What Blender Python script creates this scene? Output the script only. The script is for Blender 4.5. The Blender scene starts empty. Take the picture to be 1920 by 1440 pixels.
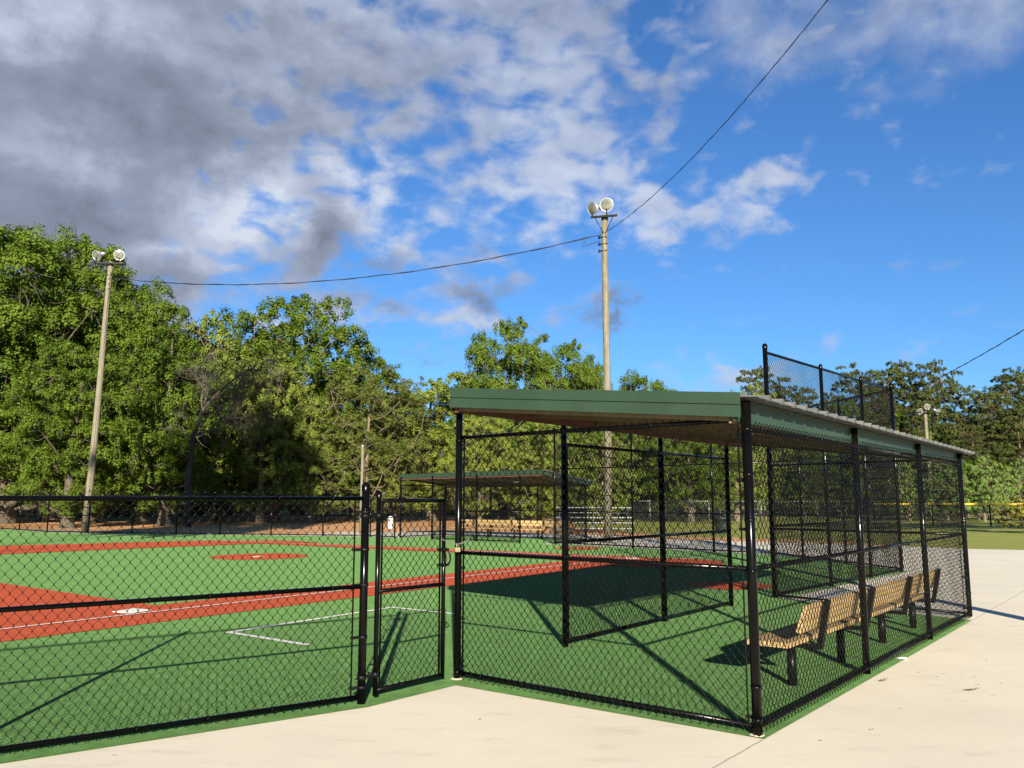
import bpy, math, random
import numpy as np
from mathutils import Vector, Matrix

random.seed(7)
RNG = np.random.default_rng(7)
scene = bpy.context.scene
COL = scene.collection

# ------------------------------------------------------------------ survey
FOC, CAMH, PITCH = 1591.0, 1.5, math.atan2(215, 1591)
CP, SP = math.cos(PITCH), math.sin(PITCH)

def G(x, y, z=0.0):
    """where the sight line measured in the photo meets level z"""
    cx, cy = (x - 960) / FOC, (720 - y) / FOC
    dX, dY, dZ = cx, CP - SP * cy, SP + CP * cy
    t = (z - CAMH) / dZ
    return (dX * t, dY * t)

def at(x, y, Y):
    """point on the sight line at ground distance Y"""
    cx, cy = (x - 960) / FOC, (720 - y) / FOC
    dX, dY, dZ = cx, CP - SP * cy, SP + CP * cy
    t = Y / dY
    return Vector((dX * t, Y, CAMH + dZ * t))

HA, HB = math.atan2(-2039, 1605), math.atan2(1265, 1605)
UA = (math.sin(HA), math.cos(HA)); UB = (math.sin(HB), math.cos(HB))
PX, PY = G(1421, 1380)

def near(a, b, z=0.0):       # plan of the near dugout: a across, b along the bench wall
    return Vector((PX + a * UA[0] + b * UB[0], PY + a * UA[1] + b * UB[1], z))

def far(a, b, z=0.0):        # the far dugout is the mirror image
    return near(21.76 - b, 20.65 - a, z)

# ------------------------------------------------------------------ objects
def tag(o, label=None, cat=None, group=None, kind=None):
    if label: o['label'] = label
    if cat: o['category'] = cat
    if group: o['group'] = group
    if kind: o['kind'] = kind
    return o

def empty(name, loc, label=None, cat=None, group=None):
    o = bpy.data.objects.new(name, None)
    o.empty_display_size = 0.2
    o.location = loc
    COL.objects.link(o)
    return tag(o, label, cat, group)

def fast_mesh(name, V, F):
    """V (n,3) array, F (m,k) array of equal polygons"""
    me = bpy.data.meshes.new(name)
    V = np.asarray(V, dtype=np.float32); F = np.asarray(F, dtype=np.int32)
    k = F.shape[1]
    me.vertices.add(len(V)); me.vertices.foreach_set('co', V.ravel())
    me.loops.add(F.size); me.loops.foreach_set('vertex_index', F.ravel())
    me.polygons.add(len(F))
    me.polygons.foreach_set('loop_start', np.arange(0, F.size, k, dtype=np.int32))
    me.update(calc_edges=True)
    me.validate()
    return me

def origin_of(parent):
    p = parent
    while p is not None and p.parent is not None: p = p.parent
    return p.location if p is not None else Vector((0, 0, 0))

def link(name, me, mat, parent=None, smooth=False):
    o = bpy.data.objects.new(name, me)
    if mat: me.materials.append(mat)
    if smooth: me.polygons.foreach_set('use_smooth', [True] * len(me.polygons))
    o.parent = parent
    COL.objects.link(o)
    return o

def perp(d):
    d = Vector(d).normalized()
    r = Vector((0, 0, 1)) if abs(d.z) < 0.9 else Vector((1, 0, 0))
    s = d.cross(r).normalized()
    return s, s.cross(d).normalized()

class MB:
    def __init__(s): s.v, s.f, s.sm = [], [], []
    def add(s, vs, fs, smooth=False):
        o = len(s.v)
        s.v += [Vector(v) for v in vs]
        s.f += [tuple(i + o for i in f) for f in fs]
        s.sm += [smooth] * len(fs)
        return s
    def box(s, c, size, ax=(1, 0, 0), ay=None, az=None, bev=0):
        """oriented box: centre, full sizes along ax, ay, az"""
        ax = Vector(ax).normalized()
        az = Vector(az).normalized() if az else Vector((0, 0, 1))
        ay = Vector(ay).normalized() if ay else az.cross(ax).normalized()
        c = Vector(c); x, y, z = (q / 2 for q in size)
        vs = [c + ax * i * x + ay * j * y + az * k * z for i in (-1, 1) for j in (-1, 1) for k in (-1, 1)]
        return s.add(vs, [(0, 1, 3, 2), (4, 6, 7, 5), (0, 4, 5, 1), (2, 3, 7, 6), (0, 2, 6, 4), (1, 5, 7, 3)])
    def hexa(s, b4, t4):
        return s.add(list(b4) + list(t4), [(3, 2, 1, 0), (4, 5, 6, 7), (0, 1, 5, 4), (1, 2, 6, 5), (2, 3, 7, 6), (3, 0, 4, 7)])
    def tube(s, pts, r, n=12, cap=True):
        pts = [Vector(p) for p in pts]
        rs = r if isinstance(r, (list, tuple)) else [r] * len(pts)
        vs = []
        u = None
        for i, p in enumerate(pts):
            d = (pts[min(i + 1, len(pts) - 1)] - pts[max(i - 1, 0)])
            if d.length < 1e-9: d = Vector((0, 0, 1))
            d.normalize()
            if u is None: u, w = perp(d)
            else:
                u = (u - d * u.dot(d))
                u = u.normalized() if u.length > 1e-6 else perp(d)[0]
                w = u.cross(d).normalized()
            for k in range(n):
                t = 2 * math.pi * k / n
                vs.append(p + (u * math.cos(t) + w * math.sin(t)) * rs[i])
        fs = []
        for i in range(len(pts) - 1):
            for k in range(n):
                a0, a1 = i * n + k, i * n + (k + 1) % n
                fs.append((a0, a1, a1 + n, a0 + n))
        s.add(vs, fs, True)
        if cap:
            m = len(vs) - n; o = len(s.v) - len(vs)
            s.f += [tuple(o + k for k in range(n))[::-1], tuple(o + m + k for k in range(n))]
            s.sm += [False, False]
        return s
    def lathe(s, c, axis, prof, n=24):
        """prof: list of (distance along axis, radius)"""
        axis = Vector(axis).normalized(); c = Vector(c)
        u, w = perp(axis)
        vs = []
        for (h, r) in prof:
            for k in range(n):
                t = 2 * math.pi * k / n
                vs.append(c + axis * h + (u * math.cos(t) + w * math.sin(t)) * max(r, 1e-4))
        fs = [(i * n + k, i * n + (k + 1) % n, (i + 1) * n + (k + 1) % n, (i + 1) * n + k)
              for i in range(len(prof) - 1) for k in range(n)]
        return s.add(vs, fs, True)
    def poly(s, pts, z=None):
        vs = [Vector((p[0], p[1], z if z is not None else p[2])) for p in pts]
        return s.add(vs, [tuple(range(len(vs)))])
    def build(s, name, mat, parent=None):
        org = origin_of(parent)
        me = bpy.data.meshes.new(name)
        me.from_pydata([v - org for v in s.v], [], s.f)
        me.polygons.foreach_set('use_smooth', s.sm)
        me.update()
        o = link(name, me, mat, parent)
        return o

# ------------------------------------------------------------------ materials
def new_mat(name):
    m = bpy.data.materials.new(name); m.use_nodes = True
    nt = m.node_tree
    return m, nt, nt.nodes['Principled BSDF']

def N(nt, typ, **kw):
    n = nt.nodes.new(typ)
    for k, v in kw.items():
        if k in n.inputs: n.inputs[k].default_value = v
        else: setattr(n, k, v)
    return n

def math_n(nt, op, a, b=None, c=None, clamp=False):
    n = nt.nodes.new('ShaderNodeMath'); n.operation = op; n.use_clamp = clamp
    for i, v in enumerate((a, b, c)):
        if v is None: continue
        if isinstance(v, (int, float)): n.inputs[i].default_value = v
        else: nt.links.new(v, n.inputs[i])
    return n.outputs[0]

def mix_c(nt, fac, a, b, blend='MIX'):
    n = nt.nodes.new('ShaderNodeMix'); n.data_type = 'RGBA'; n.blend_type = blend
    for sock, v in ((n.inputs[0], fac), (n.inputs[6], a), (n.inputs[7], b)):
        if isinstance(v, (int, float)): sock.default_value = v
        elif isinstance(v, (tuple, list)): sock.default_value = tuple(v) + (1,) * (4 - len(v))
        else: nt.links.new(v, sock)
    return n.outputs[2]

def noise(nt, vec, scale, detail=4, rough=0.6, dist=0.0):
    n = nt.nodes.new('ShaderNodeTexNoise')
    n.inputs['Scale'].default_value = scale; n.inputs['Detail'].default_value = detail
    n.inputs['Roughness'].default_value = rough; n.inputs['Distortion'].default_value = dist
    if vec is not None: nt.links.new(vec, n.inputs['Vector'])
    return n.outputs['Fac']

def ramp(nt, fac, lo, hi):
    n = nt.nodes.new('ShaderNodeMapRange'); n.interpolation_type = 'SMOOTHSTEP'
    nt.links.new(fac, n.inputs[0]); n.inputs[1].default_value = lo; n.inputs[2].default_value = hi
    return n.outputs[0]

def mapped(nt, scale=(1, 1, 1), rot=(0, 0, 0), loc=(0, 0, 0), coord='Object'):
    tc = nt.nodes.new('ShaderNodeTexCoord'); mp = nt.nodes.new('ShaderNodeMapping')
    mp.inputs['Scale'].default_value = scale; mp.inputs['Rotation'].default_value = rot; mp.inputs['Location'].default_value = loc
    nt.links.new(tc.outputs[coord], mp.inputs[0])
    return mp.outputs[0]

def bump(nt, bs, h, strength, dist=0.01):
    b = nt.nodes.new('ShaderNodeBump'); b.inputs['Strength'].default_value = strength; b.inputs['Distance'].default_value = dist
    nt.links.new(h, b.inputs['Height']); nt.links.new(b.outputs[0], bs.inputs['Normal'])

def simple(name, col, rough=0.5, metal=0.0, var=0.25, nscale=6.0, stretch=(1, 1, 1), bstr=0.15, bscale=60, spec=0.5, col2=None, coat=0):
    m, nt, bs = new_mat(name)
    v = mapped(nt, stretch)
    n1 = ramp(nt, noise(nt, v, nscale, 5, 0.65), 0.3, 0.7)
    c2 = col2 if col2 else tuple(c * (1 - var) for c in col)
    c = mix_c(nt, n1, col, c2)
    nt.links.new(c, bs.inputs['Base Color'])
    bs.inputs['Roughness'].default_value = rough; bs.inputs['Metallic'].default_value = metal
    bs.inputs['Specular IOR Level'].default_value = spec
    bs.inputs['Coat Weight'].default_value = coat
    if bstr: bump(nt, bs, noise(nt, v, bscale, 3), bstr, 0.004)
    return m

M = {}
M['vinyl'] = simple('black_vinyl', (0.0018, 0.0017, 0.0017), 0.18, var=-0.6, nscale=9, bstr=0.03, bscale=30, spec=0.13)
M['mesh'] = simple('black_vinyl_wire', (0.002, 0.002, 0.002), 0.25, var=0, bstr=0, spec=0.16)
M['bracket'] = simple('black_iron', (0.003, 0.003, 0.0032), 0.35, var=-0.8, nscale=30, bstr=0.3, bscale=120, spec=0.16)
M['galv'] = simple('galvanised_steel', (0.24, 0.245, 0.245), 0.45, 0.7, var=0.3, nscale=25, bstr=0.05)
M['galv_mesh'] = simple('galvanised_wire', (0.16, 0.165, 0.165), 0.5, 0.4, var=0.1, bstr=0)
M['sheet'] = simple('galvanised_sheet', (0.15, 0.155, 0.145), 0.5, 0.25, var=0.35, nscale=4, stretch=(1, 1, 1), bstr=0.04)
M['fascia'] = simple('green_painted_metal', (0.022, 0.043, 0.023), 0.42, 0.0, var=0.18, nscale=3, bstr=0.05, bscale=12, spec=0.4)
M['plywood'] = simple('plywood_soffit', (0.17, 0.12, 0.055), 0.8, var=0.35, nscale=2.5, stretch=(2, 9, 1), bstr=0.2)
M['redwood'] = simple('treated_board', (0.13, 0.050, 0.028), 0.75, var=0.4, nscale=3, stretch=(2, 2, 9), bstr=0.2)
M['plank'] = simple('tan_bench_plank', (0.39, 0.268, 0.115), 0.65, var=0.22, nscale=5, stretch=(3, 3, 20), bstr=0.25, bscale=30)
M['brass'] = simple('brass', (0.65, 0.55, 0.30), 0.35, 0.6, var=0.2, bstr=0)
M['steel'] = simple('zinc_chain_steel', (0.38, 0.36, 0.34), 0.4, 0.7, var=0.4, nscale=60, bstr=0)
M['alu'] = simple('aluminium', (0.62, 0.63, 0.63), 0.38, 0.6, var=0.15, nscale=10, bstr=0)
M['lens'] = simple('lamp_lens', (0.24, 0.24, 0.21), 0.16, 0.3, var=0.65, nscale=7, bstr=0.4, bscale=14, coat=1.0)
M['paper'] = simple('white_paper', (0.75, 0.72, 0.74), 0.8, var=0.1, bstr=0)
M['deadleaf'] = simple('dead_leaf', (0.22, 0.09, 0.03), 0.8, var=0.4, bstr=0)
M['twig'] = simple('twig_bark', (0.10, 0.07, 0.045), 0.85, var=0.4, bstr=0)
M['white'] = simple('white_plastic', (0.72, 0.72, 0.68), 0.5, var=0.12, nscale=12, bstr=0.05)
M['yellowcap'] = simple('yellow_plastic_cap', (0.72, 0.46, 0.04), 0.45, var=0.15, bstr=0)
M['oldalu'] = simple('weathered_aluminium', (0.17, 0.175, 0.17), 0.5, 0.3, var=0.2, bstr=0)
M['bin'] = simple('dark_bin', (0.02, 0.025, 0.022), 0.5, var=0.3, bstr=0.05)
M['cable'] = simple('black_cable', (0.012, 0.012, 0.014), 0.6, var=0.1, bstr=0)
M['picnic'] = simple('weathered_boards', (0.30, 0.25, 0.19), 0.8, var=0.3, bstr=0.1)

def pole_mat():
    m, nt, bs = new_mat('weathered_pole_wood')
    v = mapped(nt, (7, 7, 0.9))
    n1 = ramp(nt, noise(nt, v, 2.4, 6, 0.7), 0.3, 0.72)
    v2 = mapped(nt, (1, 1, 1))
    n2 = ramp(nt, noise(nt, v2, 9, 5, 0.75), 0.45, 0.62)
    c = mix_c(nt, n1, (0.190, 0.165, 0.105), (0.110, 0.098, 0.062))
    c = mix_c(nt, math_n(nt, 'MULTIPLY', n2, 0.45), c, (0.085, 0.068, 0.045))
    nt.links.new(c, bs.inputs['Base Color']); bs.inputs['Roughness'].default_value = 0.85
    bump(nt, bs, n1, 0.5, 0.02)
    return m
M['pole'] = pole_mat()

def bark_mat(name, c1, c2):
    m, nt, bs = new_mat(name)
    v = mapped(nt, (4, 4, 0.8))
    n1 = ramp(nt, noise(nt, v, 2.2, 6, 0.75), 0.3, 0.7)
    c = mix_c(nt, n1, c1, c2)
    nt.links.new(c, bs.inputs['Base Color']); bs.inputs['Roughness'].default_value = 0.9
    bump(nt, bs, n1, 0.8, 0.05)
    return m
M['bark'] = bark_mat('oak_bark', (0.13, 0.105, 0.075), (0.055, 0.042, 0.030))
M['palebark'] = bark_mat('pale_bark', (0.20, 0.16, 0.10), (0.09, 0.07, 0.045))
M['pinebark'] = bark_mat('pine_bark', (0.19, 0.125, 0.075), (0.10, 0.065, 0.04))
M['shadedbark'] = bark_mat('dead_wood_shaded', (0.035, 0.028, 0.020), (0.016, 0.013, 0.010))  # bare tree's lower trunk, with its shade put into the colour
M['deadbark'] = bark_mat('dead_wood', (0.125, 0.108, 0.078), (0.055, 0.047, 0.036))

def leaf_mat(name, ca, cb, cc, trans=0.22):
    m, nt, bs = new_mat(name)
    geo = N(nt, 'ShaderNodeNewGeometry')
    oi = N(nt, 'ShaderNodeObjectInfo')
    v = mapped(nt, (1, 1, 1))
    n1 = ramp(nt, noise(nt, v, 0.45, 3, 0.6), 0.35, 0.65)
    c = mix_c(nt, n1, ca, cb)
    c = mix_c(nt, math_n(nt, 'MULTIPLY', math_n(nt, 'POWER', geo.outputs['Random Per Island'], 2.0), 0.45), c, cc)
    nt.links.new(c, bs.inputs['Base Color'])
    bs.inputs['Roughness'].default_value = 0.6; bs.inputs['Specular IOR Level'].default_value = 0.12
    tr = N(nt, 'ShaderNodeBsdfTranslucent'); nt.links.new(mix_c(nt, 0.35, c, (0.20, 0.26, 0.02)), tr.inputs['Color'])
    mx = N(nt, 'ShaderNodeMixShader'); mx.inputs[0].default_value = trans
    nt.links.new(bs.outputs[0], mx.inputs[1]); nt.links.new(tr.outputs[0], mx.inputs[2])
    nt.links.new(mx.outputs[0], nt.nodes['Material Output'].inputs['Surface'])
    return m
M['leaf_oak'] = leaf_mat('oak_leaf', (0.076, 0.120, 0.011), (0.044, 0.078, 0.007), (0.125, 0.170, 0.020))
M['leaf_lime'] = leaf_mat('yellow_green_leaf', (0.155, 0.195, 0.028), (0.105, 0.145, 0.020), (0.215, 0.240, 0.048))
M['leaf_brown'] = leaf_mat('olive_leaf', (0.090, 0.112, 0.020), (0.062, 0.084, 0.014), (0.130, 0.140, 0.032))
M['leaf_pine'] = leaf_mat('pine_needle', (0.066, 0.086, 0.020), (0.036, 0.054, 0.013), (0.105, 0.115, 0.030), 0.2)
M['leaf_maple'] = leaf_mat('maple_leaf', (0.150, 0.225, 0.050), (0.105, 0.170, 0.036), (0.195, 0.265, 0.075))
M['leaf_gold'] = leaf_mat('golden_leaf', (0.21, 0.19, 0.030), (0.13, 0.135, 0.022), (0.27, 0.23, 0.05))

def turf_mat(name, ca, cb, fib=1.0, sheen=0.145, tint=(0.37, 0.72, 0.25)):
    m, nt, bs = new_mat(name)
    v = mapped(nt)
    big = ramp(nt, noise(nt, v, 0.55, 4, 0.6), 0.3, 0.7)
    fine = ramp(nt, noise(nt, v, 95, 4, 0.75), 0.32, 0.68)
    mid = ramp(nt, noise(nt, v, 7, 4, 0.7), 0.3, 0.7)
    c = mix_c(nt, fine, ca, cb)
    c = mix_c(nt, math_n(nt, 'MULTIPLY', big, 0.25), c, tuple(q * 0.72 for q in ca))
    c = mix_c(nt, math_n(nt, 'MULTIPLY', mid, 0.22), c, tuple(q * 1.35 for q in ca))
    spk = ramp(nt, noise(nt, v, 260, 2, 0.5), 0.66, 0.74)
    c = mix_c(nt, math_n(nt, 'MULTIPLY', spk, 0.35), c, tuple(q * 1.8 for q in ca))
    nt.links.new(c, bs.inputs['Base Color'])
    bs.inputs['Roughness'].default_value = 0.9; bs.inputs['Specular IOR Level'].default_value = 0.06
    nt.links.new(math_n(nt, 'MULTIPLY', math_n(nt, 'ADD', 0.45, math_n(nt, 'ADD', math_n(nt, 'MULTIPLY', fine, 0.75), math_n(nt, 'MULTIPLY', mid, 0.45))), sheen), bs.inputs['Sheen Weight']); bs.inputs['Sheen Roughness'].default_value = 0.5
    bs.inputs['Sheen Tint'].default_value = (*tint, 1)
    b1 = N(nt, 'ShaderNodeBump'); b1.inputs['Strength'].default_value = 0.55 * fib; b1.inputs['Distance'].default_value = 0.006
    nt.links.new(noise(nt, v, 120, 3, 0.8), b1.inputs['Height'])
    nt.links.new(b1.outputs[0], bs.inputs['Normal'])
    return m
M['turf'] = turf_mat('green_artificial_turf', (0.034, 0.082, 0.017), (0.008, 0.026, 0.005))
M['redturf'] = turf_mat('red_artificial_turf', (0.44, 0.074, 0.030), (0.34, 0.054, 0.022), 0.6, 0.025, (1.0, 0.35, 0.2))
M['line'] = simple('white_line_turf', (0.72, 0.70, 0.60), 0.85, var=0.15, nscale=30, bstr=0.3, bscale=200)

def concrete_mat():
    m, nt, bs = new_mat('pale_concrete')
    v = mapped(nt)
    big = ramp(nt, noise(nt, v, 0.5, 5, 0.6), 0.3, 0.75)
    med = ramp(nt, noise(nt, mapped(nt, (1, 2.4, 1), (0, 0, math.radians(-50))), 2.2, 6, 0.62), 0.52, 0.80)
    fine = noise(nt, v, 60, 5, 0.7)
    c = mix_c(nt, big, (0.68, 0.62, 0.485), (0.60, 0.55, 0.44))
    c = mix_c(nt, math_n(nt, 'MULTIPLY', med, 0.42), c, (0.36, 0.315, 0.235))
    c = mix_c(nt, math_n(nt, 'MULTIPLY', ramp(nt, fine, 0.4, 0.75), 0.16), c, (0.42, 0.37, 0.28))
    # speckles of grit
    vo = N(nt, 'ShaderNodeTexVoronoi'); vo.inputs['Scale'].default_value = 9; nt.links.new(v, vo.inputs['Vector'])
    dot = math_n(nt, 'LESS_THAN', vo.outputs['Distance'], 0.035)
    dot = math_n(nt, 'MULTIPLY', dot, math_n(nt, 'GREATER_THAN', noise(nt, v, 1.3, 2), 0.56))
    c = mix_c(nt, math_n(nt, 'MULTIPLY', dot, 0.7), c, (0.12, 0.09, 0.06))
    # control joints, laid out on the dugout's axes
    ang = math.atan2(UB[1], UB[0])
    tc = N(nt, 'ShaderNodeTexCoord'); sx = N(nt, 'ShaderNodeSeparateXYZ'); nt.links.new(tc.outputs['Object'], sx.inputs[0])
    def proj(u, off):
        return math_n(nt, 'ADD', math_n(nt, 'ADD', math_n(nt, 'MULTIPLY', sx.outputs[0], u[0]), math_n(nt, 'MULTIPLY', sx.outputs[1], u[1])), off)
    pa = proj(UA, -(PX * UA[0] + PY * UA[1]) + 0.05); pb = proj(UB, -(PX * UB[0] + PY * UB[1]) - 18.4)
    wob = math_n(nt, 'MULTIPLY', math_n(nt, 'SUBTRACT', noise(nt, v, 14, 3), 0.5), 0.012)
    j = None
    for p, per in ((pa, 4.8), (pb, 30.0)):
        q = math_n(nt, 'ABSOLUTE', math_n(nt, 'SUBTRACT', math_n(nt, 'PINGPONG', math_n(nt, 'ADD', p, wob), per / 2), 0.0))
        l = math_n(nt, 'LESS_THAN', q, 0.006)
        j = l if j is None else math_n(nt, 'MAXIMUM', j, l)
    c = mix_c(nt, math_n(nt, 'MULTIPLY', j, 0.65), c, (0.20, 0.165, 0.12))
    # hairline cracks
    nt.links.new(c, bs.inputs['Base Color'])
    bs.inputs['Roughness'].default_value = 0.85; bs.inputs['Specular IOR Level'].default_value = 0.3
    h = math_n(nt, 'ADD', math_n(nt, 'MULTIPLY', fine, 0.4), math_n(nt, 'MULTIPLY', noise(nt, v, 6, 4), 0.8))
    bump(nt, bs, math_n(nt, 'SUBTRACT', h, math_n(nt, 'MULTIPLY', j, 1.5)), 0.35, 0.004)
    return m
M['concrete'] = concrete_mat()

def ground_mat(name, cols, sc=0.3, fsc=8, bst=0.8):
    m, nt, bs = new_mat(name)
    v = mapped(nt)
    a = ramp(nt, noise(nt, v, sc, 6, 0.65), 0.32, 0.68)
    b = ramp(nt, noise(nt, v, fsc, 5, 0.75), 0.35, 0.7)
    d = ramp(nt, noise(nt, mapped(nt, (0.25, 2.2, 1)), 0.5, 5, 0.7), 0.4, 0.7)
    c = mix_c(nt, a, cols[0], cols[1])
    c = mix_c(nt, math_n(nt, 'MULTIPLY', b, 0.4), c, cols[2])
    c = mix_c(nt, math_n(nt, 'MULTIPLY', d, 0.4), c, cols[3])
    nt.links.new(c, bs.inputs['Base Color'])
    bs.inputs['Roughness'].default_value = 0.95; bs.inputs['Specular IOR Level'].default_value = 0.05
    bump(nt, bs, noise(nt, v, 14, 6, 0.8), bst * 0.4, 0.02)
    return m
M['grass'] = ground_mat('mown_grass', [(0.245, 0.270, 0.062), (0.185, 0.225, 0.048), (0.31, 0.29, 0.090), (0.28, 0.235, 0.085)])
M['dirt'] = ground_mat('orange_dirt', [(0.58, 0.315, 0.155), (0.50, 0.25, 0.115), (0.62, 0.39, 0.21), (0.42, 0.27, 0.13)], 0.25, 5, 0.7)
M['kerb'] = simple('tan_kerb_concrete', (0.40, 0.34, 0.24), 0.85, var=0.3, nscale=5, bstr=0.3)

# ------------------------------------------------------------------ chain link
def chain_link(name, parent, p, q, z0, z1, r=0.0028, ph=0.066, pv=0.077, n=4, knots=True, mat='mesh', slack=0.004, off=0.0):
    """vertical zigzag wires hooked into their neighbours; p, q plan points; z1 may be a pair (at p, at q)"""
    org = origin_of(parent)
    p = np.array([p[0], p[1]]); q = np.array([q[0], q[1]])
    L = np.linalg.norm(q - p); d = (q - p) / L; nrm = np.array([-d[1], d[0]])
    p = p + nrm * off
    nw = max(2, int(L / (ph / 2)))
    sp = L / nw
    half = pv / 2
    Vs, Fs = [], []
    base = 0
    for i in range(nw):
        xc = (i + 0.5) * sp
        zt = z1 if not isinstance(z1, tuple) else z1[0] + (z1[1] - z1[0]) * xc / L
        nz = int((zt - z0) / half)
        pts = []
        for k in range(nz + 1):
            sgn = 1 if (k + i) % 2 == 0 else -1
            z = z0 + k * half
            x = xc + sgn * (sp / 2 + r * 0.8)
            yo = sgn * r * 0.9
            if knots:
                if k > 0: pts.append((x - sgn * sp * 0.07, yo * 0.9, z - half * 0.12, r * 1.0))
                pts.append((x, yo * 0.2, z, r * 1.55))
                if k < nz: pts.append((x - sgn * sp * 0.07, -yo * 0.9, z + half * 0.12, r * 1.0))
            else:
                pts.append((x, yo, z, r * 1.15))
        P = np.array(pts)
        m = len(P)
        P[:, 1] += slack * np.sin(P[:, 0] * 3.1 + P[:, 2] * 2.3) + slack * 0.5 * np.sin(P[:, 0] * 9 + P[:, 2] * 5)
        ang = np.arange(n) * 2 * math.pi / n + math.pi / n
        off_n = np.cos(ang)[None, :] * P[:, 3:4]           # out of plane
        off_x = np.sin(ang)[None, :] * P[:, 3:4]           # in plane
        X = P[:, 0:1] + off_x * 0.95; Y = P[:, 1:2] + off_n; Z = P[:, 2:3] + off_x * 0.0 + np.where(np.abs(off_x) > 0, 0, 0)
        # shear the ring so it stays across a diagonal wire
        Z = Z + off_x * 0.0
        V = np.stack([p[0] + d[0] * X + nrm[0] * Y, p[1] + d[1] * X + nrm[1] * Y, Z], axis=-1).reshape(-1, 3)
        Vs.append(V)
        k = np.arange(m - 1)[:, None] * n
        a = np.arange(n)[None, :]; b = (np.arange(n)[None, :] + 1) % n
        F = np.stack([k + a, k + b, k + n + b, k + n + a], axis=-1).reshape(-1, 4) + base
        Fs.append(F); base += len(V)
    V = np.concatenate(Vs) - np.array(org)[None, :]
    me = fast_mesh(name, V, np.concatenate(Fs))
    return link(name, me, M[mat], parent)

def post(parent, x, y, z1, r, z0=-0.02, cap='dome', name='post', mat='vinyl', bands=()):
    b = MB().tube([(x, y, z0), (x, y, z1)], r, 16)
    if cap == 'dome':
        b.lathe((x, y, z1), (0, 0, 1), [(-0.045, r * 1.10), (0.0, r * 1.10), (0.004, r * 1.02), (r * 0.5, r * 0.85), (r * 0.8, r * 0.45), (r * 0.9, 0)], 16)
    for zb in bands:
        b.lathe((x, y, zb), (0, 0, 1), [(-0.012, r * 0.99), (-0.012, r * 1.10), (0.012, r * 1.10), (0.012, r * 0.99)], 16)
    return b.build(name, M[mat], parent)

def rail(parent, p, q, r=0.019, name='rail', mat='vinyl', ties=True):
    b = MB().tube([p, q], r, 12)
    p, q = Vector(p), Vector(q); L = (q - p).length; d = (q - p) / L
    if ties:
        k = int(L / 0.42)
        for i in range(k):
            c = p + d * (0.25 + i * 0.42 + random.uniform(-0.03, 0.03))
            if (c - p).length > L - 0.05: break
            b.lathe(c, d, [(-0.0035, r), (-0.0035, r + 0.0042), (0.0035, r + 0.0042), (0.0035, r)], 10)
    return b.build(name, M[mat], parent)

# ------------------------------------------------------------------ ground sheets
def sheet(name, pts, z, mat, thick=None, kind='structure', label=None):
    me = bpy.data.meshes.new(name)
    import bmesh
    bm = bmesh.new()
    vs = [bm.verts.new((p[0], p[1], z)) for p in pts]
    f = bm.faces.new(vs)
    if f.normal.z < 0: f.normal_flip()
    if thick:
        r = bmesh.ops.extrude_face_region(bm, geom=[f])
        lo = [e for e in r['geom'] if isinstance(e, bmesh.types.BMVert)]
        # the extruded copy becomes the top; push the original down
        for v in vs: v.co.z = z - thick
    bmesh.ops.recalc_face_normals(bm, faces=bm.faces)
    bm.normal_update()
    bmesh.ops.triangulate(bm, faces=[f for f in bm.faces if len(f.verts) > 4])
    bm.to_mesh(me); bm.free()
    o = link(name, me, mat)
    return tag(o, label, None, None, kind)

def nw(a, b): v = near(a, b); return (v.x, v.y)

big = 900
sheet('ground', [(-big, -big), (big, -big), (big, big), (-big, big)], -0.10, M['grass'])

# fence line behind the outfield
OF = [G(-330, 978), G(-150, 985), G(36, 994.5), G(88, 998.5), G(165, 999.7), G(247, 1001), G(330, 1002), G(412, 1003), G(508, 1004), G(605, 1005.2), G(694, 1006.6)]
TF = [G(740, 1009), G(809, 1012), G(896, 1015), G(977, 1018)]
BSP = [G(1041, 1020.5), G(1187, 1028), G(1339, 1036), G(1447, 1041), G(1506, 1047), G(1587, 1057), G(1691, 1072)]
TALL0 = G(1453, 1121)
DUG_BACK = [G(855, 1285), G(1433, 1386), G(1641, 1268), G(1822, 1163)]
FE_IN = near(0.0, 6.97)
# left side fence
FD = Vector((-2.19, -1.56)).normalized()
GP = Vector(G(677, 1320))
LF = [GP + FD * s for s in (0, 2.70, 5.4, 8.1, 10.8)]
off = Vector((-FD.y, FD.x)) * 0.115
if off.y > 0: off = -off

turf_pts = [(-30, -6)] + [tuple(LF[4] + off)] + [tuple(GP + off + Vector((0.0, 0.0)))] + DUG_BACK + \
    [nw(2.70, 7.42), tuple(Vector(G(1700, 1071)) + Vector((0.02, -0.02)))] + [tuple(Vector(q) + Vector((0.06, 0.12))) for q in (BSP[4], BSP[3], BSP[2], BSP[1], BSP[0])]
tl = far(2.92, 7.4), far(2.92, 6.9), far(-0.1, 6.9), far(-0.1, -0.1), far(2.95, -0.1)
turf_pts += [(v.x, v.y) for v in tl] + [tuple(q) for q in reversed(OF)] + [(-60, 42), (-60, -6)]

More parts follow.
